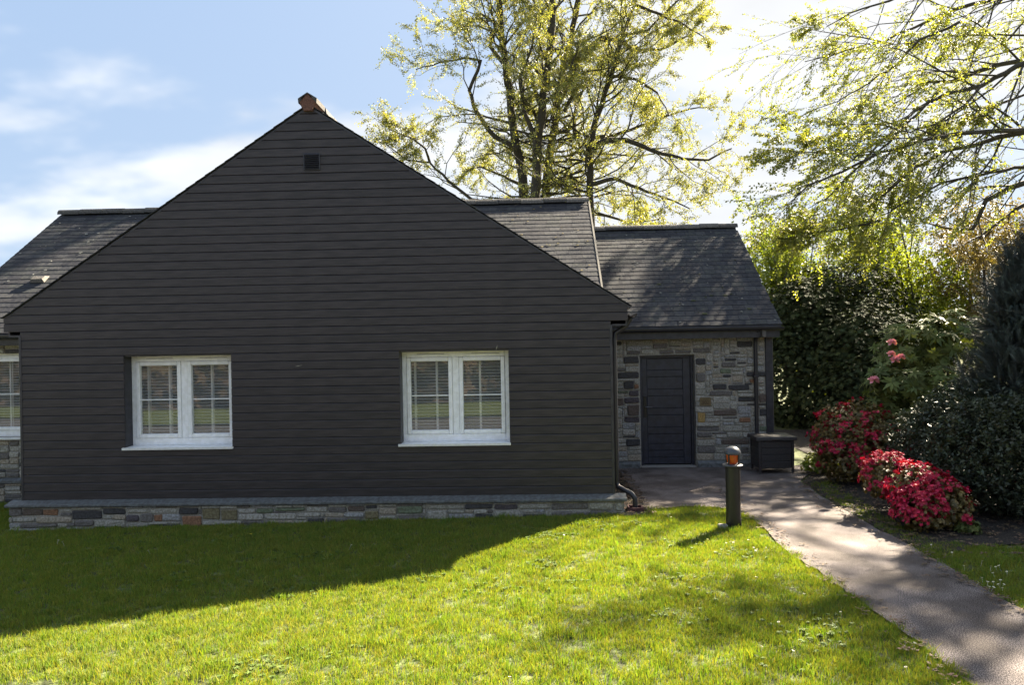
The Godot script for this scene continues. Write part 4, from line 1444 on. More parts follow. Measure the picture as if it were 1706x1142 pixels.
func build_trees() -> void:
	# --- tall many-stemmed tree behind the roofs
	var z := -17.0
	var base := on_z(880, 640, z)
	base.y = 0.0
	var t := thing("tall_tree", base, "tall many-stemmed tree in thin spring leaf rising behind the slate roofs", "tree")
	var wood := MB.new()
	var sites := []
	var cfg := {"segs": [6, 6, 5, 4, 3], "wander": [0.25, 0.3, 0.34, 0.36, 0.4], "trop": [Vector3(0, 0.06, 0), Vector3(0, 0.05, 0), Vector3(0, 0.03, 0), Vector3(0, 0.0, 0), Vector3(0, -0.02, 0)], "sides": [8, 6, 5, 4, 3], "kids": [7, 14, 9, 5], "from": [0.15, 0.25, 0.15, 0.15], "ang": [55, 52, 50, 50], "ratio": [0.42, 0.55, 0.5, 0.5], "thin": 0.36, "levels": 3, "leaves": 12}
	var ct := cfg.duplicate()
	ct.kids = [7, 30, 9, 5]
	ct.ratio = [0.42, 0.2, 0.5, 0.5]
	ct.from = [0.15, 0.38, 0.15, 0.15]
	cfg.kids = [7, 10, 9, 5]
	cfg.wander = [0.25, 0.3, 0.42, 0.45, 0.4]
	var O := [600.0, 0.0, 2.585]
	# trunks
	for s in [
		[[[700, 1500], [705, 900], [690, 700], [650, 480], [625, 260], [605, 80], [590, -220], [560, -500]], 0.0, 0.25, 0.1],
		[[[760, 1500], [750, 900], [762, 640], [785, 420], [815, 230], [830, 60], [850, -200], [860, -520]], 0.9, 0.25, 0.09],
		[[[830, 1500], [800, 900], [820, 640], [850, 420], [890, 230], [930, 60], [960, -160], [990, -420]], -0.9, 0.23, 0.09],
		[[[990, 1500], [992, 900], [985, 640], [1020, 500], [1075, 350], [1120, 180], [1180, 20], [1230, -160]], 0.5, 0.19, 0.05],
	]:
		limb_px(wood, sites, s[0], O[0], O[1], O[2], z + s[1], s[1], s[2] * 0.8, s[3] * 0.8, ct, 1)
	for s in [
		[[[850, 440], [940, 260], [1040, 165], [1100, 170], [1180, 215], [1290, 215], [1420, 150]], -0.6, 0.15, 0.03],
		[[[1000, 640], [1060, 605], [1150, 605], [1260, 650], [1390, 685], [1500, 690], [1600, 640]], 1.0, 0.12, 0.02],
		[[[990, 600], [1090, 585], [1200, 545], [1320, 500], [1420, 470], [1540, 460]], -0.5, 0.08, 0.015],
		[[[680, 640], [580, 590], [500, 480], [470, 390], [520, 260], [450, 250], [340, 270], [240, 300]], 0.6, 0.1, 0.015],
		[[[640, 300], [560, 200], [590, 100], [520, 60], [440, 120], [390, 60]], -0.4, 0.09, 0.012],
		[[[700, 900], [480, 860], [380, 780], [300, 700], [200, 690], [110, 620]], 1.2, 0.07, 0.015],
		[[[300, 700], [280, 640], [230, 600], [130, 560]], 1.2, 0.05, 0.012],
		[[[980, 800], [1100, 770], [1200, 810], [1300, 850], [1420, 900]], 0.8, 0.09, 0.02],
		[[[980, 900], [1060, 930], [1160, 960], [1300, 940]], -0.8, 0.07, 0.02],
		[[[700, 800], [620, 760], [520, 720], [440, 740]], -1.0, 0.07, 0.015],
		[[[760, 600], [700, 470], [690, 330], [740, 200], [760, 60]], 1.2, 0.09, 0.02],
		[[[880, 480], [920, 400], [905, 300], [940, 200]], 1.4, 0.07, 0.02],
		[[[930, 600], [920, 500], [960, 390], [1000, 330], [1080, 260]], -1.3, 0.07, 0.02],
		[[[1080, 330], [1180, 340], [1280, 400], [1330, 500]], 0.9, 0.06, 0.015],
		[[[1180, 20], [1290, 60], [1400, 110], [1480, 160]], 0.4, 0.06, 0.015],
		[[[1120, 160], [1240, 130], [1340, 30], [1420, -40]], -0.6, 0.06, 0.015],
		[[[650, 480], [720, 470], [800, 500]], -0.8, 0.05, 0.015],
	]:
		limb_px(wood, sites, s[0], O[0], O[1], O[2], z + s[1], s[1], s[2], s[3], cfg, 1)
	for k in 70:
		var px := rr(690, 1010)
		var h0 := on_z(O[0] + px / O[2], O[1] + rr(480, 960) / O[2], z + rr(-1.0, 1.0))
		var a := rr(0, TAU)
		branch(wood, sites, h0, Vector3(cos(a) * 1.3, rr(-0.15, 0.4), sin(a) * 0.7).normalized(), rr(2.0, 3.6), 0.045, 2, cfg)
	part(t, "trunk", wood, M.bark)
	print("tall tree leaf sites ", sites.size(), " wood verts ", wood.v.size())
	leaf_sites(t, "foliage", spray_mesh(6, 0.36, 0.06, 0.038, 0.9), M.tree_leaf, sites, 0.5, 0.7, 1.35)

	# --- big beech at the right: limbs reach in from a trunk outside the frame, leaves in level sprays
	var zb := -8.2
	var bt := thing("beech_tree", Vector3(15.5, 0, -9.0), "large beech with long low limbs and yellow-green leaf sprays over the shrubs", "tree")
	var bw := MB.new()
	var bs := []
	var cb := {"segs": [6, 6, 5, 4, 3], "wander": [0.16, 0.2, 0.22, 0.25, 0.3], "trop": [Vector3(-0.02, -0.03, 0), Vector3(-0.05, -0.06, 0), Vector3(-0.06, -0.06, 0), Vector3(-0.04, -0.05, 0), Vector3(-0.02, -0.04, 0)], "sides": [8, 6, 5, 4, 3], "kids": [7, 14, 8, 5], "from": [0.15, 0.12, 0.15, 0.15], "ang": [45, 42, 42, 45], "ratio": [0.45, 0.45, 0.5, 0.5], "thin": 0.45, "levels": 3, "leaves": 5, "flat": 0.45}
	bw.tube([Vector3(15.5, -0.2, -9.0), Vector3(15.45, 1.0, -9.0), Vector3(15.5, 3.0, -9.05), Vector3(15.7, 6.0, -9.1), Vector3(15.9, 9.5, -9.2), Vector3(16.1, 12.5, -9.0), Vector3(16.0, 16.5, -8.9)], [0.75, 0.55, 0.5, 0.45, 0.32, 0.2, 0.05], 14)
	var B := [1230.0, 0.0, 2.72]
	for s in [
		[[[2000, 60], [1600, 180], [1294, 275], [1130, 310], [960, 370], [860, 370], [800, 420], [700, 470]], 0.0, 0.16, 0.03],
		[[[1900, 120], [1500, 220], [1260, 300], [1100, 390], [940, 425], [800, 500], [660, 630], [540, 760], [400, 900]], -0.7, 0.13, 0.02],
		[[[2000, 480], [1600, 540], [1294, 600], [1180, 620], [1080, 655], [920, 690], [800, 760], [650, 890]], 0.5, 0.14, 0.03],
		[[[1294, 590], [1180, 595], [1000, 605], [820, 640], [640, 690], [470, 780], [340, 830], [250, 890]], 0.9, 0.1, 0.02],
		[[[2000, -200], [1500, -80], [1200, -10], [990, 40], [850, 100], [660, 190], [480, 230], [300, 280]], 0.3, 0.13, 0.02],
		[[[1900, -320], [1400, -200], [1000, -110], [760, -30], [560, 40], [400, 120]], 0.8, 0.12, 0.02],
		[[[1000, 100], [820, 180], [720, 290], [600, 370], [450, 460], [280, 530]], -0.6, 0.06, 0.012],
		[[[900, 420], [760, 560], [640, 680], [520, 780], [400, 900], [300, 950]], 0.2, 0.06, 0.012],
		[[[1600, 100], [1300, 90], [1200, 200], [1080, 260], [950, 290]], -0.9, 0.07, 0.015],
		[[[1700, 760], [1450, 740], [1250, 760], [1080, 800], [920, 830], [760, 920], [640, 980]], 0.4, 0.09, 0.02],
		[[[860, 690], [780, 760], [650, 890], [600, 1000], [550, 1060]], 0.0, 0.05, 0.012],
		[[[640, 690], [480, 700], [330, 690], [250, 690], [160, 670]], 0.5, 0.04, 0.01],
		[[[700, 200], [560, 170], [420, 150], [290, 130]], 0.6, 0.04, 0.01],
		[[[640, 1000], [460, 1040], [330, 1060], [250, 1080]], 0.3, 0.04, 0.01],
		[[[1100, 390], [1020, 480], [900, 560], [780, 600], [600, 560], [420, 570]], 0.8, 0.05, 0.012],
		[[[1294, 430], [1150, 480], [1020, 520], [880, 560]], -0.8, 0.05, 0.012],
		[[[1294, 160], [1100, 160], [960, 160], [860, 140]], 0.7, 0.05, 0.012],
	]:
		limb_px(bw, bs, s[0], B[0], B[1], B[2], zb + s[1] - (4.2 if s[0][-1][1] < 480 else 0.0), s[1] * 0.8, s[2] * 0.62, s[3] * 0.6, cb, 1)
	var cc := cb.duplicate()
	cc.trop = [Vector3.ZERO, Vector3(0, -0.03, 0), Vector3(0, -0.05, 0), Vector3(0, -0.04, 0), Vector3.ZERO]
	cc.kids = [7, 9, 6, 5]
	# the part of the crown above and beyond the frame
	cc.leaves = 2
	for k in 18:
		var h := rr(6.5, 11.0) if k % 4 == 0 else rr(11.0, 15.3)
		var a := rr(0, TAU)
		var d := Vector3(cos(a), rr(0.0, 0.5), sin(a)).normalized()
		if k % 4 == 0:
			d.x = maxf(d.x, -0.25)
		elif k % 4 != 1:
			d.x = -absf(d.x) - 0.3
		branch(bw, bs, Vector3(15.8, h, -9.1), d.normalized(), rr(2.5, 4.2), 0.1, 1, cc)
	part(bt, "trunk", bw, M.bark)
	print("beech leaf sites ", bs.size(), " wood verts ", bw.v.size())
	leaf_sites(bt, "foliage", spray_mesh(7, 0.28, 0.07, 0.045, 0.6), M.beech_leaf, bs, 0.4, 0.7, 1.3, true)

	# --- slim yellow-green saplings behind the wing
	var ch := {"segs": [7, 5, 4, 3, 3], "wander": [0.1, 0.22, 0.28, 0.3, 0.3], "trop": [Vector3(0, 0.08, 0), Vector3(0, 0.06, 0), Vector3(0, 0.02, 0), Vector3.ZERO, Vector3.ZERO], "sides": [6, 5, 4, 3, 3], "kids": [11, 6, 5, 4], "from": [0.2, 0.15, 0.15, 0.15], "ang": [42, 45, 45, 45], "ratio": [0.34, 0.5, 0.5, 0.5], "thin": 0.5, "levels": 2, "leaves": 4}
	var labels := ["slender yellow-green sapling just past the right verge of the wing roof", "bright lime sapling behind the dark laurel thicket", "multi-twigged pale green sapling between laurel thicket and bronze tree", "lime-leaved young tree in front of the bronze-leaved tree"]
	var k := 0
	for s in [[1272, 6.4, -13.0], [1330, 6.6, -13.5], [1420, 7.0, -13.5], [1505, 6.6, -12.5]]:
		var q := on_z(s[0], 600, s[2])
		q.y = -0.05
		var o := thing("sapling", q, labels[k], "tree", "saplings behind the thicket")
		var mw := MB.new()
		var ss := []
		for j in 6:
			branch(mw, ss, q + Vector3(rr(-0.3, 0.3), 0, rr(-0.3, 0.3)), Vector3(rr(-0.18, 0.18), 1, rr(-0.18, 0.18)).normalized(), s[1] * rr(0.75, 1.0), 0.045, 0, ch)
		part(o, "trunk", mw, M.bark_grey)
		leaf_sites(o, "foliage", spray_mesh(5, 0.22, 0.075, 0.05, 0.8), M.hazel_leaf, ss, 0.6, 0.6, 1.35)
		k += 1
	# --- crooked bronze-leaved small tree
	var q2 := on_z(1660, 600, -10.5)
	q2.y = -0.05
	var o2 := thing("bronze_tree", q2, "small crooked tree with fine bronze-brown twigs above the rhododendron", "tree")
	var m2 := MB.new()
	var s2 := []
	var c2 := {"segs": [7, 6, 5, 4, 3], "wander": [0.35, 0.45, 0.5, 0.5, 0.4], "trop": [Vector3(0, 0.05, 0), Vector3(0, 0.02, 0), Vector3.ZERO, Vector3.ZERO, Vector3.ZERO], "sides": [7, 6, 5, 3, 3], "kids": [9, 8, 7, 4], "from": [0.25, 0.2, 0.15, 0.15], "ang": [55, 50, 50, 50], "ratio": [0.5, 0.52, 0.5, 0.5], "thin": 0.5, "levels": 3, "leaves": 5}
	for j in 5:
		branch(m2, s2, q2 + Vector3(rr(-0.2, 0.2), 0, rr(-0.2, 0.2)), Vector3(rr(-0.3, 0.2), 1, rr(-0.3, 0.3)).normalized(), 4.4, 0.09, 0, c2)
	limb_px(m2, s2, [[1800, 700], [1294, 830], [1120, 910], [1060, 1040], [980, 1040], [840, 1010]], B[0], B[1], B[2], -9.6, -0.5, 0.09, 0.015, c2, 2)
	limb_px(m2, s2, [[1700, 900], [1290, 930], [1190, 1000], [1100, 1070], [1000, 1120]], B[0], B[1], B[2], -10.2, 0.4, 0.07, 0.015, c2, 2)
	part(o2, "trunk", m2, M.bark)
	leaf_sites(o2, "foliage", spray_mesh(4, 0.16, 0.05, 0.032, 0.9), M.bronze_leaf, s2, 0.7, 0.6, 1.4)

# leafy body: lobes = [centre, radii], clusters placed through an uneven shell
func bush(parent: Node3D, called: String, lobes: Array, n: int, m: Mesh, mt: Material, lo: float, hi: float, depth := 0.35, outward := 0.8, floor_y := 0.02) -> Array:
	var where := []
	var cols := []
	var spots := []
	var vol := 0.0
	for l in lobes:
		vol += pow(l[1].x * l[1].y * l[1].z, 0.667)
	for l in lobes:
		var cnt := int(n * pow(l[1].x * l[1].y * l[1].z, 0.667) / vol)
		for i in cnt:
			var d := rv()
			while d.length() > 1.0 or d.length() < 0.1:
				d = rv()
			d = d.normalized()
			var lump := 1.0 + 0.16 * noise.get_noise_3d(d.x * 90.0 + l[0].x * 50.0, d.y * 90.0, d.z * 90.0) + 0.12 * noise.get_noise_3d(d.x * 260.0, d.y * 260.0 + l[0].z * 70.0, d.z * 260.0)
			var p: Vector3 = l[0] + d * l[1] * lump * (1.0 - depth * pow(rng.randf(), 1.6))
			if p.y < floor_y + ground_y(p.x, p.z):
				continue
			var up := (d * outward + rv() * 0.5 + Vector3(0, 0.45, 0)).normalized()
			where.append(Transform3D(aim(up, rr(0, TAU)).scaled(Vector3.ONE * rr(0.7, 1.25)), p))
			spots.append([p, up, d])
			var t := rr(lo, hi)
			cols.append(Color(t * rr(0.9, 1.1), t, t * rr(0.85, 1.15)))
	scatter(parent, called, m, mt, where, cols)
	return spots

func stems(parent: Node3D, at: Vector3, lobes: Array, r: float, mt: Material, n := 7) -> void:
	var mb := MB.new()
	for i in n:
		var l: Array = lobes[i % lobes.size()]
		var tip: Vector3 = l[0] + rv() * l[1] * 0.55
		var foot := at + Vector3(rr(-0.12, 0.12), -0.05, rr(-0.12, 0.12))
		var mid := foot.lerp(tip, 0.5) + rv() * 0.15 + Vector3(0, 0.1, 0)
		mb.tube([foot, foot.lerp(mid, 0.5) + rv() * 0.04, mid, mid.lerp(tip, 0.5) + rv() * 0.05, tip], [r, r * 0.85, r * 0.7, r * 0.5, r * 0.25], 6)
	part(parent, "stem", mb, mt)

func build_shrubs() -> void:
	# dark laurel thicket beyond the wing
	var lau := rosette_mesh(6, 0.075, 0.028, 0.15, 2)
	var names := ["tall dark laurel thicket against the right end of the stone wing", "dark glossy laurel behind the red azalea and storage box", "rounded dark laurel crown under the lime saplings"]
	var sets := [
		[Vector3(5.6, 0, -6.6), [[Vector3(5.5, 1.2, -6.4), Vector3(0.95, 1.5, 1.0)], [Vector3(5.75, 2.6, -6.8), Vector3(0.9, 1.0, 0.9)]]],
		[Vector3(6.6, 0, -5.2), [[Vector3(6.5, 0.9, -4.9), Vector3(1.3, 1.2, 0.9)], [Vector3(6.7, 1.9, -5.6), Vector3(1.2, 1.1, 0.9)]]],
		[Vector3(7.3, 0, -7.2), [[Vector3(7.3, 2.4, -7.2), Vector3(1.35, 1.5, 1.2)], [Vector3(6.6, 3.1, -7.6), Vector3(0.9, 0.9, 0.9)], [Vector3(7.6, 1.0, -6.8), Vector3(1.4, 1.2, 1.0)]]],
	]
	for i in 3:
		# seen against the wing's corner, well behind it: the sun reaches the forecourt over them
		var kk := 1.22
		sets[i][0] = Vector3(sets[i][0].x * kk, 0, CAM.z + (sets[i][0].z - CAM.z) * kk)
		for l in sets[i][1]:
			l[0] = CAM + (l[0] - CAM) * kk
			l[1] = l[1] * kk
		var o := thing("laurel_shrub", sets[i][0], names[i], "shrub", "dark laurels behind the path")
		stems(o, sets[i][0], sets[i][1], 0.05, M.bark, 8)
		bush(o, "foliage", sets[i][1], 6800, lau, M.laurel_leaf, 0.6, 1.5, 0.5, 0.7)
	# light green thickets farther back
	var th := [
		["lime thicket of pale spring leaves behind the dark laurels", [[on_z(1330, 520, -13), Vector3(1.3, 1.6, 1.0)], [on_z(1300, 440, -13), Vector3(0.8, 1.2, 0.8)]], M.hazel_leaf],
		["broad pale green thicket behind the rounded laurel crown", [[on_z(1430, 480, -14), Vector3(1.7, 1.7, 1.2)], [on_z(1400, 590, -13.5), Vector3(1.8, 1.6, 1.0)], [on_z(1470, 410, -14), Vector3(1.0, 0.9, 0.9)]], M.hazel_leaf],
		["golden green thicket between the bronze tree and the lime sapling", [[on_z(1540, 500, -12), Vector3(1.5, 1.4, 1.1)], [on_z(1560, 580, -11), Vector3(1.5, 1.3, 1.0)]], M.hazel_leaf],
		["brownish thicket behind the dark conifer", [[on_z(1650, 470, -12), Vector3(1.9, 1.9, 1.2)], [on_z(1620, 390, -12.5), Vector3(1.3, 1.2, 1.0)], [on_z(1740, 420, -12), Vector3(1.5, 1.8, 1.0)]], M.bronze_leaf],
	]
	for q in th:
		var foot: Vector3 = q[1][0][0]
		foot.y = 0
		var o := thing("thicket", foot, q[0], "shrub", "thickets at the back of the garden")
		stems(o, foot, q[1], 0.04, M.bark_grey, 14)
		bush(o, "foliage", q[1], 3000, spray_mesh(6, 0.24, 0.08, 0.055, 0.9), q[2], 0.6, 1.3, 0.75, 0.5)
	# rhododendron with pale pink trusses
	var a := Vector3(6.5, 0, -2.6)
	var rh := thing("rhododendron", a, "olive-leaved rhododendron with a few pink flower trusses above the red azaleas", "shrub")
	var rl := [[on_z(1530, 575, -2.7), Vector3(0.72, 0.5, 0.6)], [on_z(1500, 640, -2.3), Vector3(0.6, 0.4, 0.55)], [on_z(1560, 660, -2.5), Vector3(0.7, 0.6, 0.6)], [on_z(1590, 560, -3.0), Vector3(0.7, 0.45, 0.6)], [on_z(1490, 700, -2.4), Vector3(0.5, 0.6, 0.5)]]
	stems(rh, a, rl, 0.035, M.bark, 9)
	bush(rh, "foliage", rl, 520, rosette_mesh(9, 0.17, 0.058, 0.28, 1), M.rhodo_leaf, 0.65, 1.3, 0.45, 0.9)
	var fm := MB.new()
	for i in 16:
		var d := rv().normalized()
		d.y = absf(d.y)
		var g := Vector3.UP.cross(d).normalized()
		var t := rr(0.8, 1.2)
		fm.col = Color(t, t * rr(0.7, 1.1), t)
		for j in 3:
			fm.leaf(d * 0.025, (d + g.rotated(d, j * 2.1) * 0.6).normalized(), d, 0.045, 0.035, 0.1)
	var fmesh := fm.mesh()
	for p in [[1485, 573, 1.0], [1484, 592, 0.9], [1490, 602, 1.0], [1500, 597, 0.9], [1455, 636, 1.15]]:
		var tr := MeshInstance3D.new()
		tr.name = "flower_truss"
		tr.mesh = fmesh
		tr.material_override = M.rhodo_flower
		rh.add_child(tr, true)
		tr.position = on_z(p[0], p[1], -1.95) - rh.position
		tr.scale = Vector3.ONE * p[2] * 1.3
	# grey-green hedge mass on the right
	var h := Vector3(5.9, 0, 0.3)
	var hg := thing("laurel_hedge", h, "broad grey-green leafy hedge bush behind the crimson azalea", "hedge")
	var hl := [[Vector3(5.75, 0.75, 0.35), Vector3(0.75, 0.7, 0.75)], [Vector3(6.3, 0.8, 0.75), Vector3(0.95, 0.85, 0.7)], [Vector3(6.0, 1.05, -0.4), Vector3(0.75, 0.6, 0.7)], [Vector3(5.6, 0.7, -0.6), Vector3(0.62, 0.65, 0.7)], [Vector3(7.0, 0.7, 1.1), Vector3(0.8, 0.8, 0.6)]]
	stems(hg, h, hl, 0.04, M.bark, 10)
	bush(hg, "foliage", hl, 6500, spray_mesh(8, 0.17, 0.072, 0.034, 1.1), M.hedge_leaf, 0.6, 1.45, 0.4, 0.8)
	# dark conifer at the right edge
	var c := Vector3(7.1, 0, -0.4)
	var co := thing("conifer", c, "dark bluish conifer with upright needle shoots at the hedge end", "tree")
	var cl := [[Vector3(7.0, 2.5, -0.3), Vector3(0.85, 1.1, 0.8)], [Vector3(6.85, 1.75, 0.0), Vector3(0.9, 0.85, 0.8)], [Vector3(7.45, 2.9, -0.5), Vector3(0.75, 1.0, 0.8)], [Vector3(6.6, 2.2, -0.3), Vector3(0.5, 0.75, 0.55)], [Vector3(7.5, 1.6, 0.1), Vector3(0.9, 1.0, 0.8)], [Vector3(6.75, 3.0, -0.4), Vector3(0.32, 0.55, 0.35)], [Vector3(7.1, 3.4, -0.4), Vector3(0.35, 0.6, 0.35)], [Vector3(6.35, 2.55, -0.2), Vector3(0.28, 0.5, 0.3)], [Vector3(6.3, 1.75, 0.1), Vector3(0.32, 0.5, 0.3)]]
	for k in 46:
		var hh := rr(0.0, 1.0)
		var an := rr(0, TAU)
		var rad := lerpf(1.2, 0.5, hh) * rr(0.8, 1.05)
		cl.append([Vector3(7.1 + cos(an) * rad + 0.25 * hh, 1.3 + 2.5 * hh, -0.25 + sin(an) * rad * 0.8), Vector3(rr(0.09, 0.16), rr(0.3, 0.6), rr(0.09, 0.16))])
	var tk := MB.new()
	tk.tube([c + Vector3(0, -0.1, 0), c + Vector3(0.05, 1.2, 0), c + Vector3(0.1, 2.6, 0), c + Vector3(0.3, 3.7, -0.1)], [0.14, 0.11, 0.07, 0.02], 9)
	part(co, "trunk", tk, M.bark)
	var nm := MB.new()
	for i in 60:
		var t := i / 60.0
		var an := i * 2.4
		var tt := 0.75 + 0.9 * pow(t, 4.0)
		nm.col = Color(tt * 1.15, tt, tt)
		nm.leaf(Vector3(0, t * 0.26, 0), Vector3(cos(an) * 0.7, 0.85, sin(an) * 0.7).normalized(), Vector3(-cos(an), 0.7, -sin(an)).normalized(), 0.06 * (1.15 - 0.6 * t), 0.006, 0.05)
	bush(co, "needles", cl, 7500, nm.mesh(), M.needle, 0.6, 1.7, 0.45, 0.2)
	# azaleas
	var al := rosette_mesh(7, 0.035, 0.016, 0.0, 2)
	var fl := MB.new()
	for i in 5:
		var ctr := rv() * 0.026
		var d := Vector3(rr(-0.7, 0.7), 1, rr(-0.7, 0.7)).normalized()
		var g := d.cross(Vector3(1, 0.1, 0.2)).normalized()
		var t := rr(0.75, 1.25)
		fl.col = Color(t, t * rr(0.5, 1.6), t * rr(0.7, 1.4))
		for j in 5:
			fl.leaf(ctr, (g.rotated(d, j * TAU / 5.0) + d * 0.45).normalized(), d, 0.022, 0.0165, 0.15)
	var az := [
		["azalea", "rounded azalea of mixed bronze leaf and red flowers beside the storage box", [[Vector3(5.0, 0.68, -2.0), Vector3(0.7, 0.58, 0.6)], [Vector3(5.2, 0.45, -1.6), Vector3(0.52, 0.45, 0.5)], [Vector3(4.75, 0.42, -1.75), Vector3(0.45, 0.4, 0.42)]], 3600, 0.34, 0.08],
		["azalea", "low azalea covered in bright crimson flowers at the path edge", [[Vector3(4.6, 0.38, 0.9), Vector3(0.35, 0.34, 0.34)], [Vector3(4.46, 0.23, 1.18), Vector3(0.3, 0.25, 0.3)], [Vector3(4.78, 0.27, 1.08), Vector3(0.28, 0.28, 0.32)], [Vector3(4.5, 0.46, 0.25), Vector3(0.34, 0.28, 0.34)]], 3000, 0.55, -0.04],
	]
	for s in az:
		var at: Vector3 = s[2][0][0]
		at.y = 0
		var o := thing(s[0], at, s[1], "shrub")
		stems(o, at, s[2], 0.014, M.bark, 12)
		var spots := bush(o, "foliage", s[2], s[3], al, M.azalea_leaf, 0.6, 1.6, 0.4, 0.9)
		var where := []
		var cols := []
		for q in spots:
			var nn := noise.get_noise_3d(q[0].x * 130.0, q[0].y * 130.0, q[0].z * 130.0)
			if q[2].y < -0.35 or nn < s[5] or rng.randf() > s[4] * (1.0 + nn):
				continue
			for e in 2:
				where.append(Transform3D(aim(q[1], rr(0, TAU)).scaled(Vector3.ONE * rr(0.8, 1.3)), q[0] + q[2] * rr(0.01, 0.05) + rv() * 0.02))
				var t := rr(0.6, 1.2)
				cols.append(Color(t, t * rr(0.6, 1.3), t * rr(0.8, 1.2)))
		scatter(o, "flowers", fl.mesh(), M.azalea_flower, where, cols)
	# sunlit lime shrub behind the box
	var li := Vector3(4.75, 0, -2.85)
	var lo := thing("lime_shrub", li, "small bright lime-green plant between storage box and azalea", "shrub")
	var ll := [[Vector3(4.62, 0.14, -2.75), Vector3(0.24, 0.2, 0.22)], [Vector3(4.85, 0.2, -2.9), Vector3(0.26, 0.26, 0.25)], [Vector3(5.1, 0.12, -2.6), Vector3(0.3, 0.16, 0.2)]]
	stems(lo, li, ll, 0.006, M.bark_grey, 6)
	bush(lo, "foliage", ll, 420, rosette_mesh(6, 0.05, 0.022, 0.0, 2), M.hazel_leaf, 0.8, 1.3, 0.5, 0.9)
	# low leafy weed under the hedge
	var wd := on_y(1612, 888)
	var wo := thing("leafy_weed", wd, "low green leafy weed at the dark hedge foot", "plant")
	bush(wo, "foliage", [[wd + Vector3(0, 0.07, 0), Vector3(0.14, 0.09, 0.12)]], 60, rosette_mesh(6, 0.05, 0.024, 0.0, 2), M.rhodo_leaf, 0.7, 1.2, 0.5, 0.8)
	# hedge and trees across the road, mirrored in the windows
	var hb := thing("boundary_hedge", Vector3(0, 0, 21), "long brownish hedge beyond the road, seen mirrored in the window panes", "hedge")
	var hm := []
	for i in 15:
		hm.append([Vector3(-28 + i * 4.0, 1.9, 21 + rr(-0.5, 0.5)), Vector3(2.6, 2.4 + rr(0, 0.8), 1.4)])
	bush(hb, "foliage", hm, 3500, rosette_mesh(6, 0.5, 0.25, 0.1, 2), M.litter, 0.3, 0.8, 0.3, 0.8)
	var hc := MB.new()
	hc.box(Vector3(-30, -0.3, 20.6), Vector3(30, 3.0, 21.6))
	part(hb, "inner_growth", hc, M.soil)

# ---------------------------------------------------------------- grass and flowers
func tuft_mesh(n: int, rad: float, hmin: float, hmax: float, w: float) -> ArrayMesh:
	var mb := MB.new()
	for i in n:
		var a := rr(0, TAU)
		var r := rad * sqrt(rng.randf())
		var p := Vector3(cos(a) * r, -0.01, sin(a) * r)
		var lean := Vector3(rr(-1, 1), 0, rr(-1, 1)) * rr(0.1, 0.75)
		var h := rr(hmin, hmax)
		var side := Vector3(rr(-1, 1), 0, rr(-1, 1)).normalized()
		var nn := side.cross(Vector3.UP + lean * 0.5).normalized()
		var p1 := p + Vector3(0, h * 0.55, 0) + lean * h * 0.35
		var p2 := p + Vector3(0, h * rr(0.8, 1.0), 0) + lean * h
		var k := mb.v.size()
		for q in [p - side * w * 0.5, p + side * w * 0.5, p1 - side * w * 0.42, p1 + side * w * 0.42, p2]:
			mb.v.append(q)
			mb.n.append(nn)
		var t := rr(0.7, 1.3)
		var dry := rng.randf() < 0.05
		var c := Color(0.42, 0.36, 0.14) * 0.35 if dry else Color(0.185 * t * rr(0.75, 1.3), 0.24 * t, 0.04 * t)
		for q in 5:
			mb.c.append(c)
		mb.ix.append_array([k, k + 1, k + 3, k, k + 3, k + 2, k + 2, k + 3, k + 4])
	return mb.mesh()

const PATH_BORDER := [Vector2(2.62, 0.1), Vector2(2.68, 0.6), Vector2(2.62, 1.8), Vector2(2.74, 3.6), Vector2(2.8, 5.3), Vector2(2.8, 6.1)]

# where the path's left border crosses a line drawn across it
func path_left(z: float) -> float:
	for i in PATH_BORDER.size() - 1:
		var hit: Variant = Geometry2D.segment_intersects_segment(PATH_BORDER[i], PATH_BORDER[i + 1], Vector2(0, z), Vector2(5, z))
		if hit != null:
			return hit.x
	return 2.7

func on_lawn(x: float, z: float) -> bool:
	if z > 0.14:
		if x < path_left(z) + 0.015 + 0.05 * noise.get_noise_1d(z * 60.0) + rr(0.0, 0.03):
			return not (x > -7.32 and x < 1.14 and z < 0.15) and not (x > 1.08 and x < 1.4 and z < 0.25)
		return x > 4.0 + 0.05 * noise.get_noise_1d(z * 70.0 + 50.0) and (z > 1.85 + 0.25 * noise.get_noise_1d(x * 60.0) or (x < 4.35 and rng.randf() < 0.35))
	if x > 3.95:
		return x > 4.06 + maxf(0.0, -1.2 - z) * 0.28 and x < 4.45 + maxf(0.0, -1.2 - z) * 0.3 and z > -2.4 and rng.randf() < 0.3
	if x < -7.34:
		return z > -1.85
	if x > 1.4 and z > -0.2:
		return x < 2.55 and z > -0.2 + 0.35 * maxf(0.0, x - 2.25)
	return false

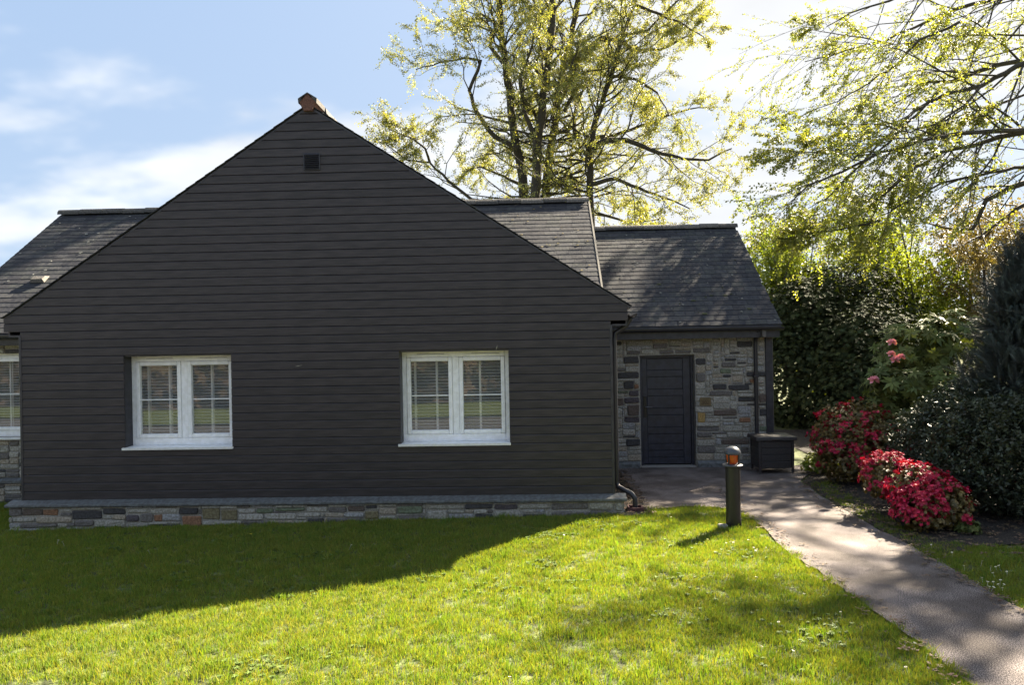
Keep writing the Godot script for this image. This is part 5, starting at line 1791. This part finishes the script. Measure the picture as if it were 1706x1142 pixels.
func build_grass() -> void:
	var g := Node3D.new()
	g.name = "lawn_grass"
	add_child(g)
	tag(g, "short green lawn grass between cottage, path and road", "grass")
	g.set_meta("kind", "stuff")
	var vars := [tuft_mesh(26, 0.055, 0.03, 0.065, 0.0042), tuft_mesh(22, 0.06, 0.035, 0.085, 0.0048), tuft_mesh(16, 0.05, 0.05, 0.12, 0.0055)]
	var where := [[], [], []]
	var cols := [[], [], []]
	var turf := [Color(0.7, 0.86, 0.8), Color(0.88, 1.0, 0.9), Color(1.0, 1.0, 1.0), Color(1.05, 1.06, 0.95), Color(1.12, 1.0, 1.0), Color(1.2, 1.05, 1.3)]
	for i in 64000:
		var x := rr(-9.4, 6.8)
		var z := rr(-1.9, 6.6)
		if not on_lawn(x, z):
			continue
		if absf(x) > 1.5 + (10.4 - z) * 0.72 or z > lawn_end(x) + rr(-0.05, 0.02):
			continue
		var n1 := noise.get_noise_2d(x * 30.0, z * 30.0)
		var n2 := noise.get_noise_2d(x * 120.0 + 300.0, z * 120.0)
		var kind := 0
		if n2 > 0.12 and rng.randf() < 0.6:
			kind = 1
		if n2 > 0.34 and n1 > 0.0 and rng.randf() < 0.5:
			kind = 2
		if n2 < -0.42 and rng.randf() < 0.5:
			continue
		var s := rr(0.75, 1.25)
		var b := Basis(Vector3.UP, rr(0, TAU)).scaled(Vector3(s, s * rr(0.8, 1.2), s))
		where[kind].append(Transform3D(b, Vector3(x, ground_y(x, z) + noise.get_noise_2d(x * 40.0, z * 40.0) * 0.012 - 0.012, z)))
		# mixed turf: each tuft is one of six kinds of grass, picked by chance
		cols[kind].append(turf[rng.randi() % 6] * rr(0.85, 1.15))
	for k in 3:
		scatter(g, "blades", vars[k], M.grass, where[k], cols[k])
	# clover and plantain rosettes among the grass
	var weed := []
	var weed_tint := []
	for k in 26:
		var c := Vector2(rr(-5.5, 2.5), rr(0.6, 5.0))
		for e in rng.randi_range(8, 30):
			var p := c + Vector2(rng.randfn(0, 0.16), rng.randfn(0, 0.12))
			if on_lawn(p.x, p.y) and p.y < lawn_end(p.x):
				weed.append(Transform3D(Basis(Vector3.UP, rr(0, TAU)).scaled(Vector3.ONE * rr(0.6, 1.2)), Vector3(p.x, ground_y(p.x, p.y) + 0.024, p.y)))
				weed_tint.append(Color(0.8, 1.0, 0.7) * rr(0.8, 1.2))
	scatter(g, "clover", rosette_mesh(6, 0.028, 0.018, 0.05, 2), M.rhodo_leaf, weed, weed_tint)
	# daisies
	var dm := MB.new()
	for j in 9:
		var a := TAU * j / 9.0
		dm.leaf(Vector3(0, 0.0, 0), Vector3(cos(a), 0.25, sin(a)).normalized(), Vector3.UP, 0.013, 0.007, 0.05)
	dm.tube([Vector3(0, -0.07, 0), Vector3(0.003, -0.03, 0), Vector3(0, 0, 0)], [0.001, 0.001, 0.001], 4)
	var cm := MB.new()
	cm.lathe([Vector2(0.0045, 0.0), Vector2(0.004, 0.003), Vector2(0.0001, 0.004)], 8, Vector3.ZERO)
	var dmesh := dm.mesh()
	var cmesh := cm.mesh()
	var spots := [[1247, 900], [1210, 905], [1217, 903], [1222, 904], [1255, 913], [1262, 916], [1258, 918], [1275, 913], [1318, 917], [1323, 915], [1153, 900], [1178, 899], [1105, 852], [1112, 858], [1118, 862], [1115, 856], [1340, 990], [1508, 1072], [1523, 1072], [1545, 1090], [1509, 1112], [1320, 1085], [1393, 1073], [1297, 1037], [1260, 962], [850, 1123], [1270, 1078], [1636, 935], [1585, 921], [1551, 908], [1664, 943], [1654, 955], [1635, 963], [1645, 970], [1654, 970], [1662, 974], [1655, 979], [1648, 978], [1669, 980], [1671, 974], [1630, 971], [1666, 967], [1650, 944], [1658, 945], [1676, 953], [1605, 943], [97, 884], [104, 886], [247, 903], [585, 900], [1029, 860], [940, 890], [1068, 875], [1400, 1020]]
	for s in spots:
		var p := on_y(s[0] + rr(-1, 1), s[1], 0.05)
		p.y = ground_y(p.x, p.z) + 0.05
		if p.z < 0.12 and p.x < 1.1:
			continue
		var right: bool = p.x > 3.5
		var o := thing("daisy", Vector3(p.x, p.y - 0.07, p.z), "tiny white daisy in the shaded grass right of the path" if right else "tiny white daisy standing in the main lawn", "flower", "daisies in the shaded grass" if right else "daisies in the main lawn")
		var b := Basis.from_euler(Vector3(rr(-0.4, 0.6), rr(0, TAU), rr(-0.4, 0.4)))
		for e in [["petals", dmesh, M.petal], ["centre", cmesh, M.yellow]]:
			var mi := MeshInstance3D.new()
			mi.name = e[0]
			mi.mesh = e[1]
			mi.material_override = e[2]
			o.add_child(mi)
			mi.transform = Transform3D(b.scaled(Vector3.ONE * rr(0.9, 1.15)), Vector3(0, 0.07, 0))
	var dp := on_y(418, 890, 0.0)
	dp = Vector3(dp.x, ground_y(dp.x, dp.z), dp.z)
	var dn := thing("dandelion", dp, "single yellow dandelion in the shaded lawn below the gable", "flower")
	var df := MB.new()
	for j in 26:
		var a := j * 2.4
		df.leaf(dp + Vector3(0, 0.075, 0), Vector3(cos(a), rr(0.1, 1.0), sin(a)).normalized(), Vector3.UP, 0.022, 0.006, 0.0)
	part(dn, "petals", df, M.yellow)
	var ds := MB.new()
	ds.tube([dp, dp + Vector3(0.004, 0.04, 0), dp + Vector3(0, 0.075, 0)], [0.002, 0.002, 0.002], 5)
	part(dn, "stalk", ds, M.moss)
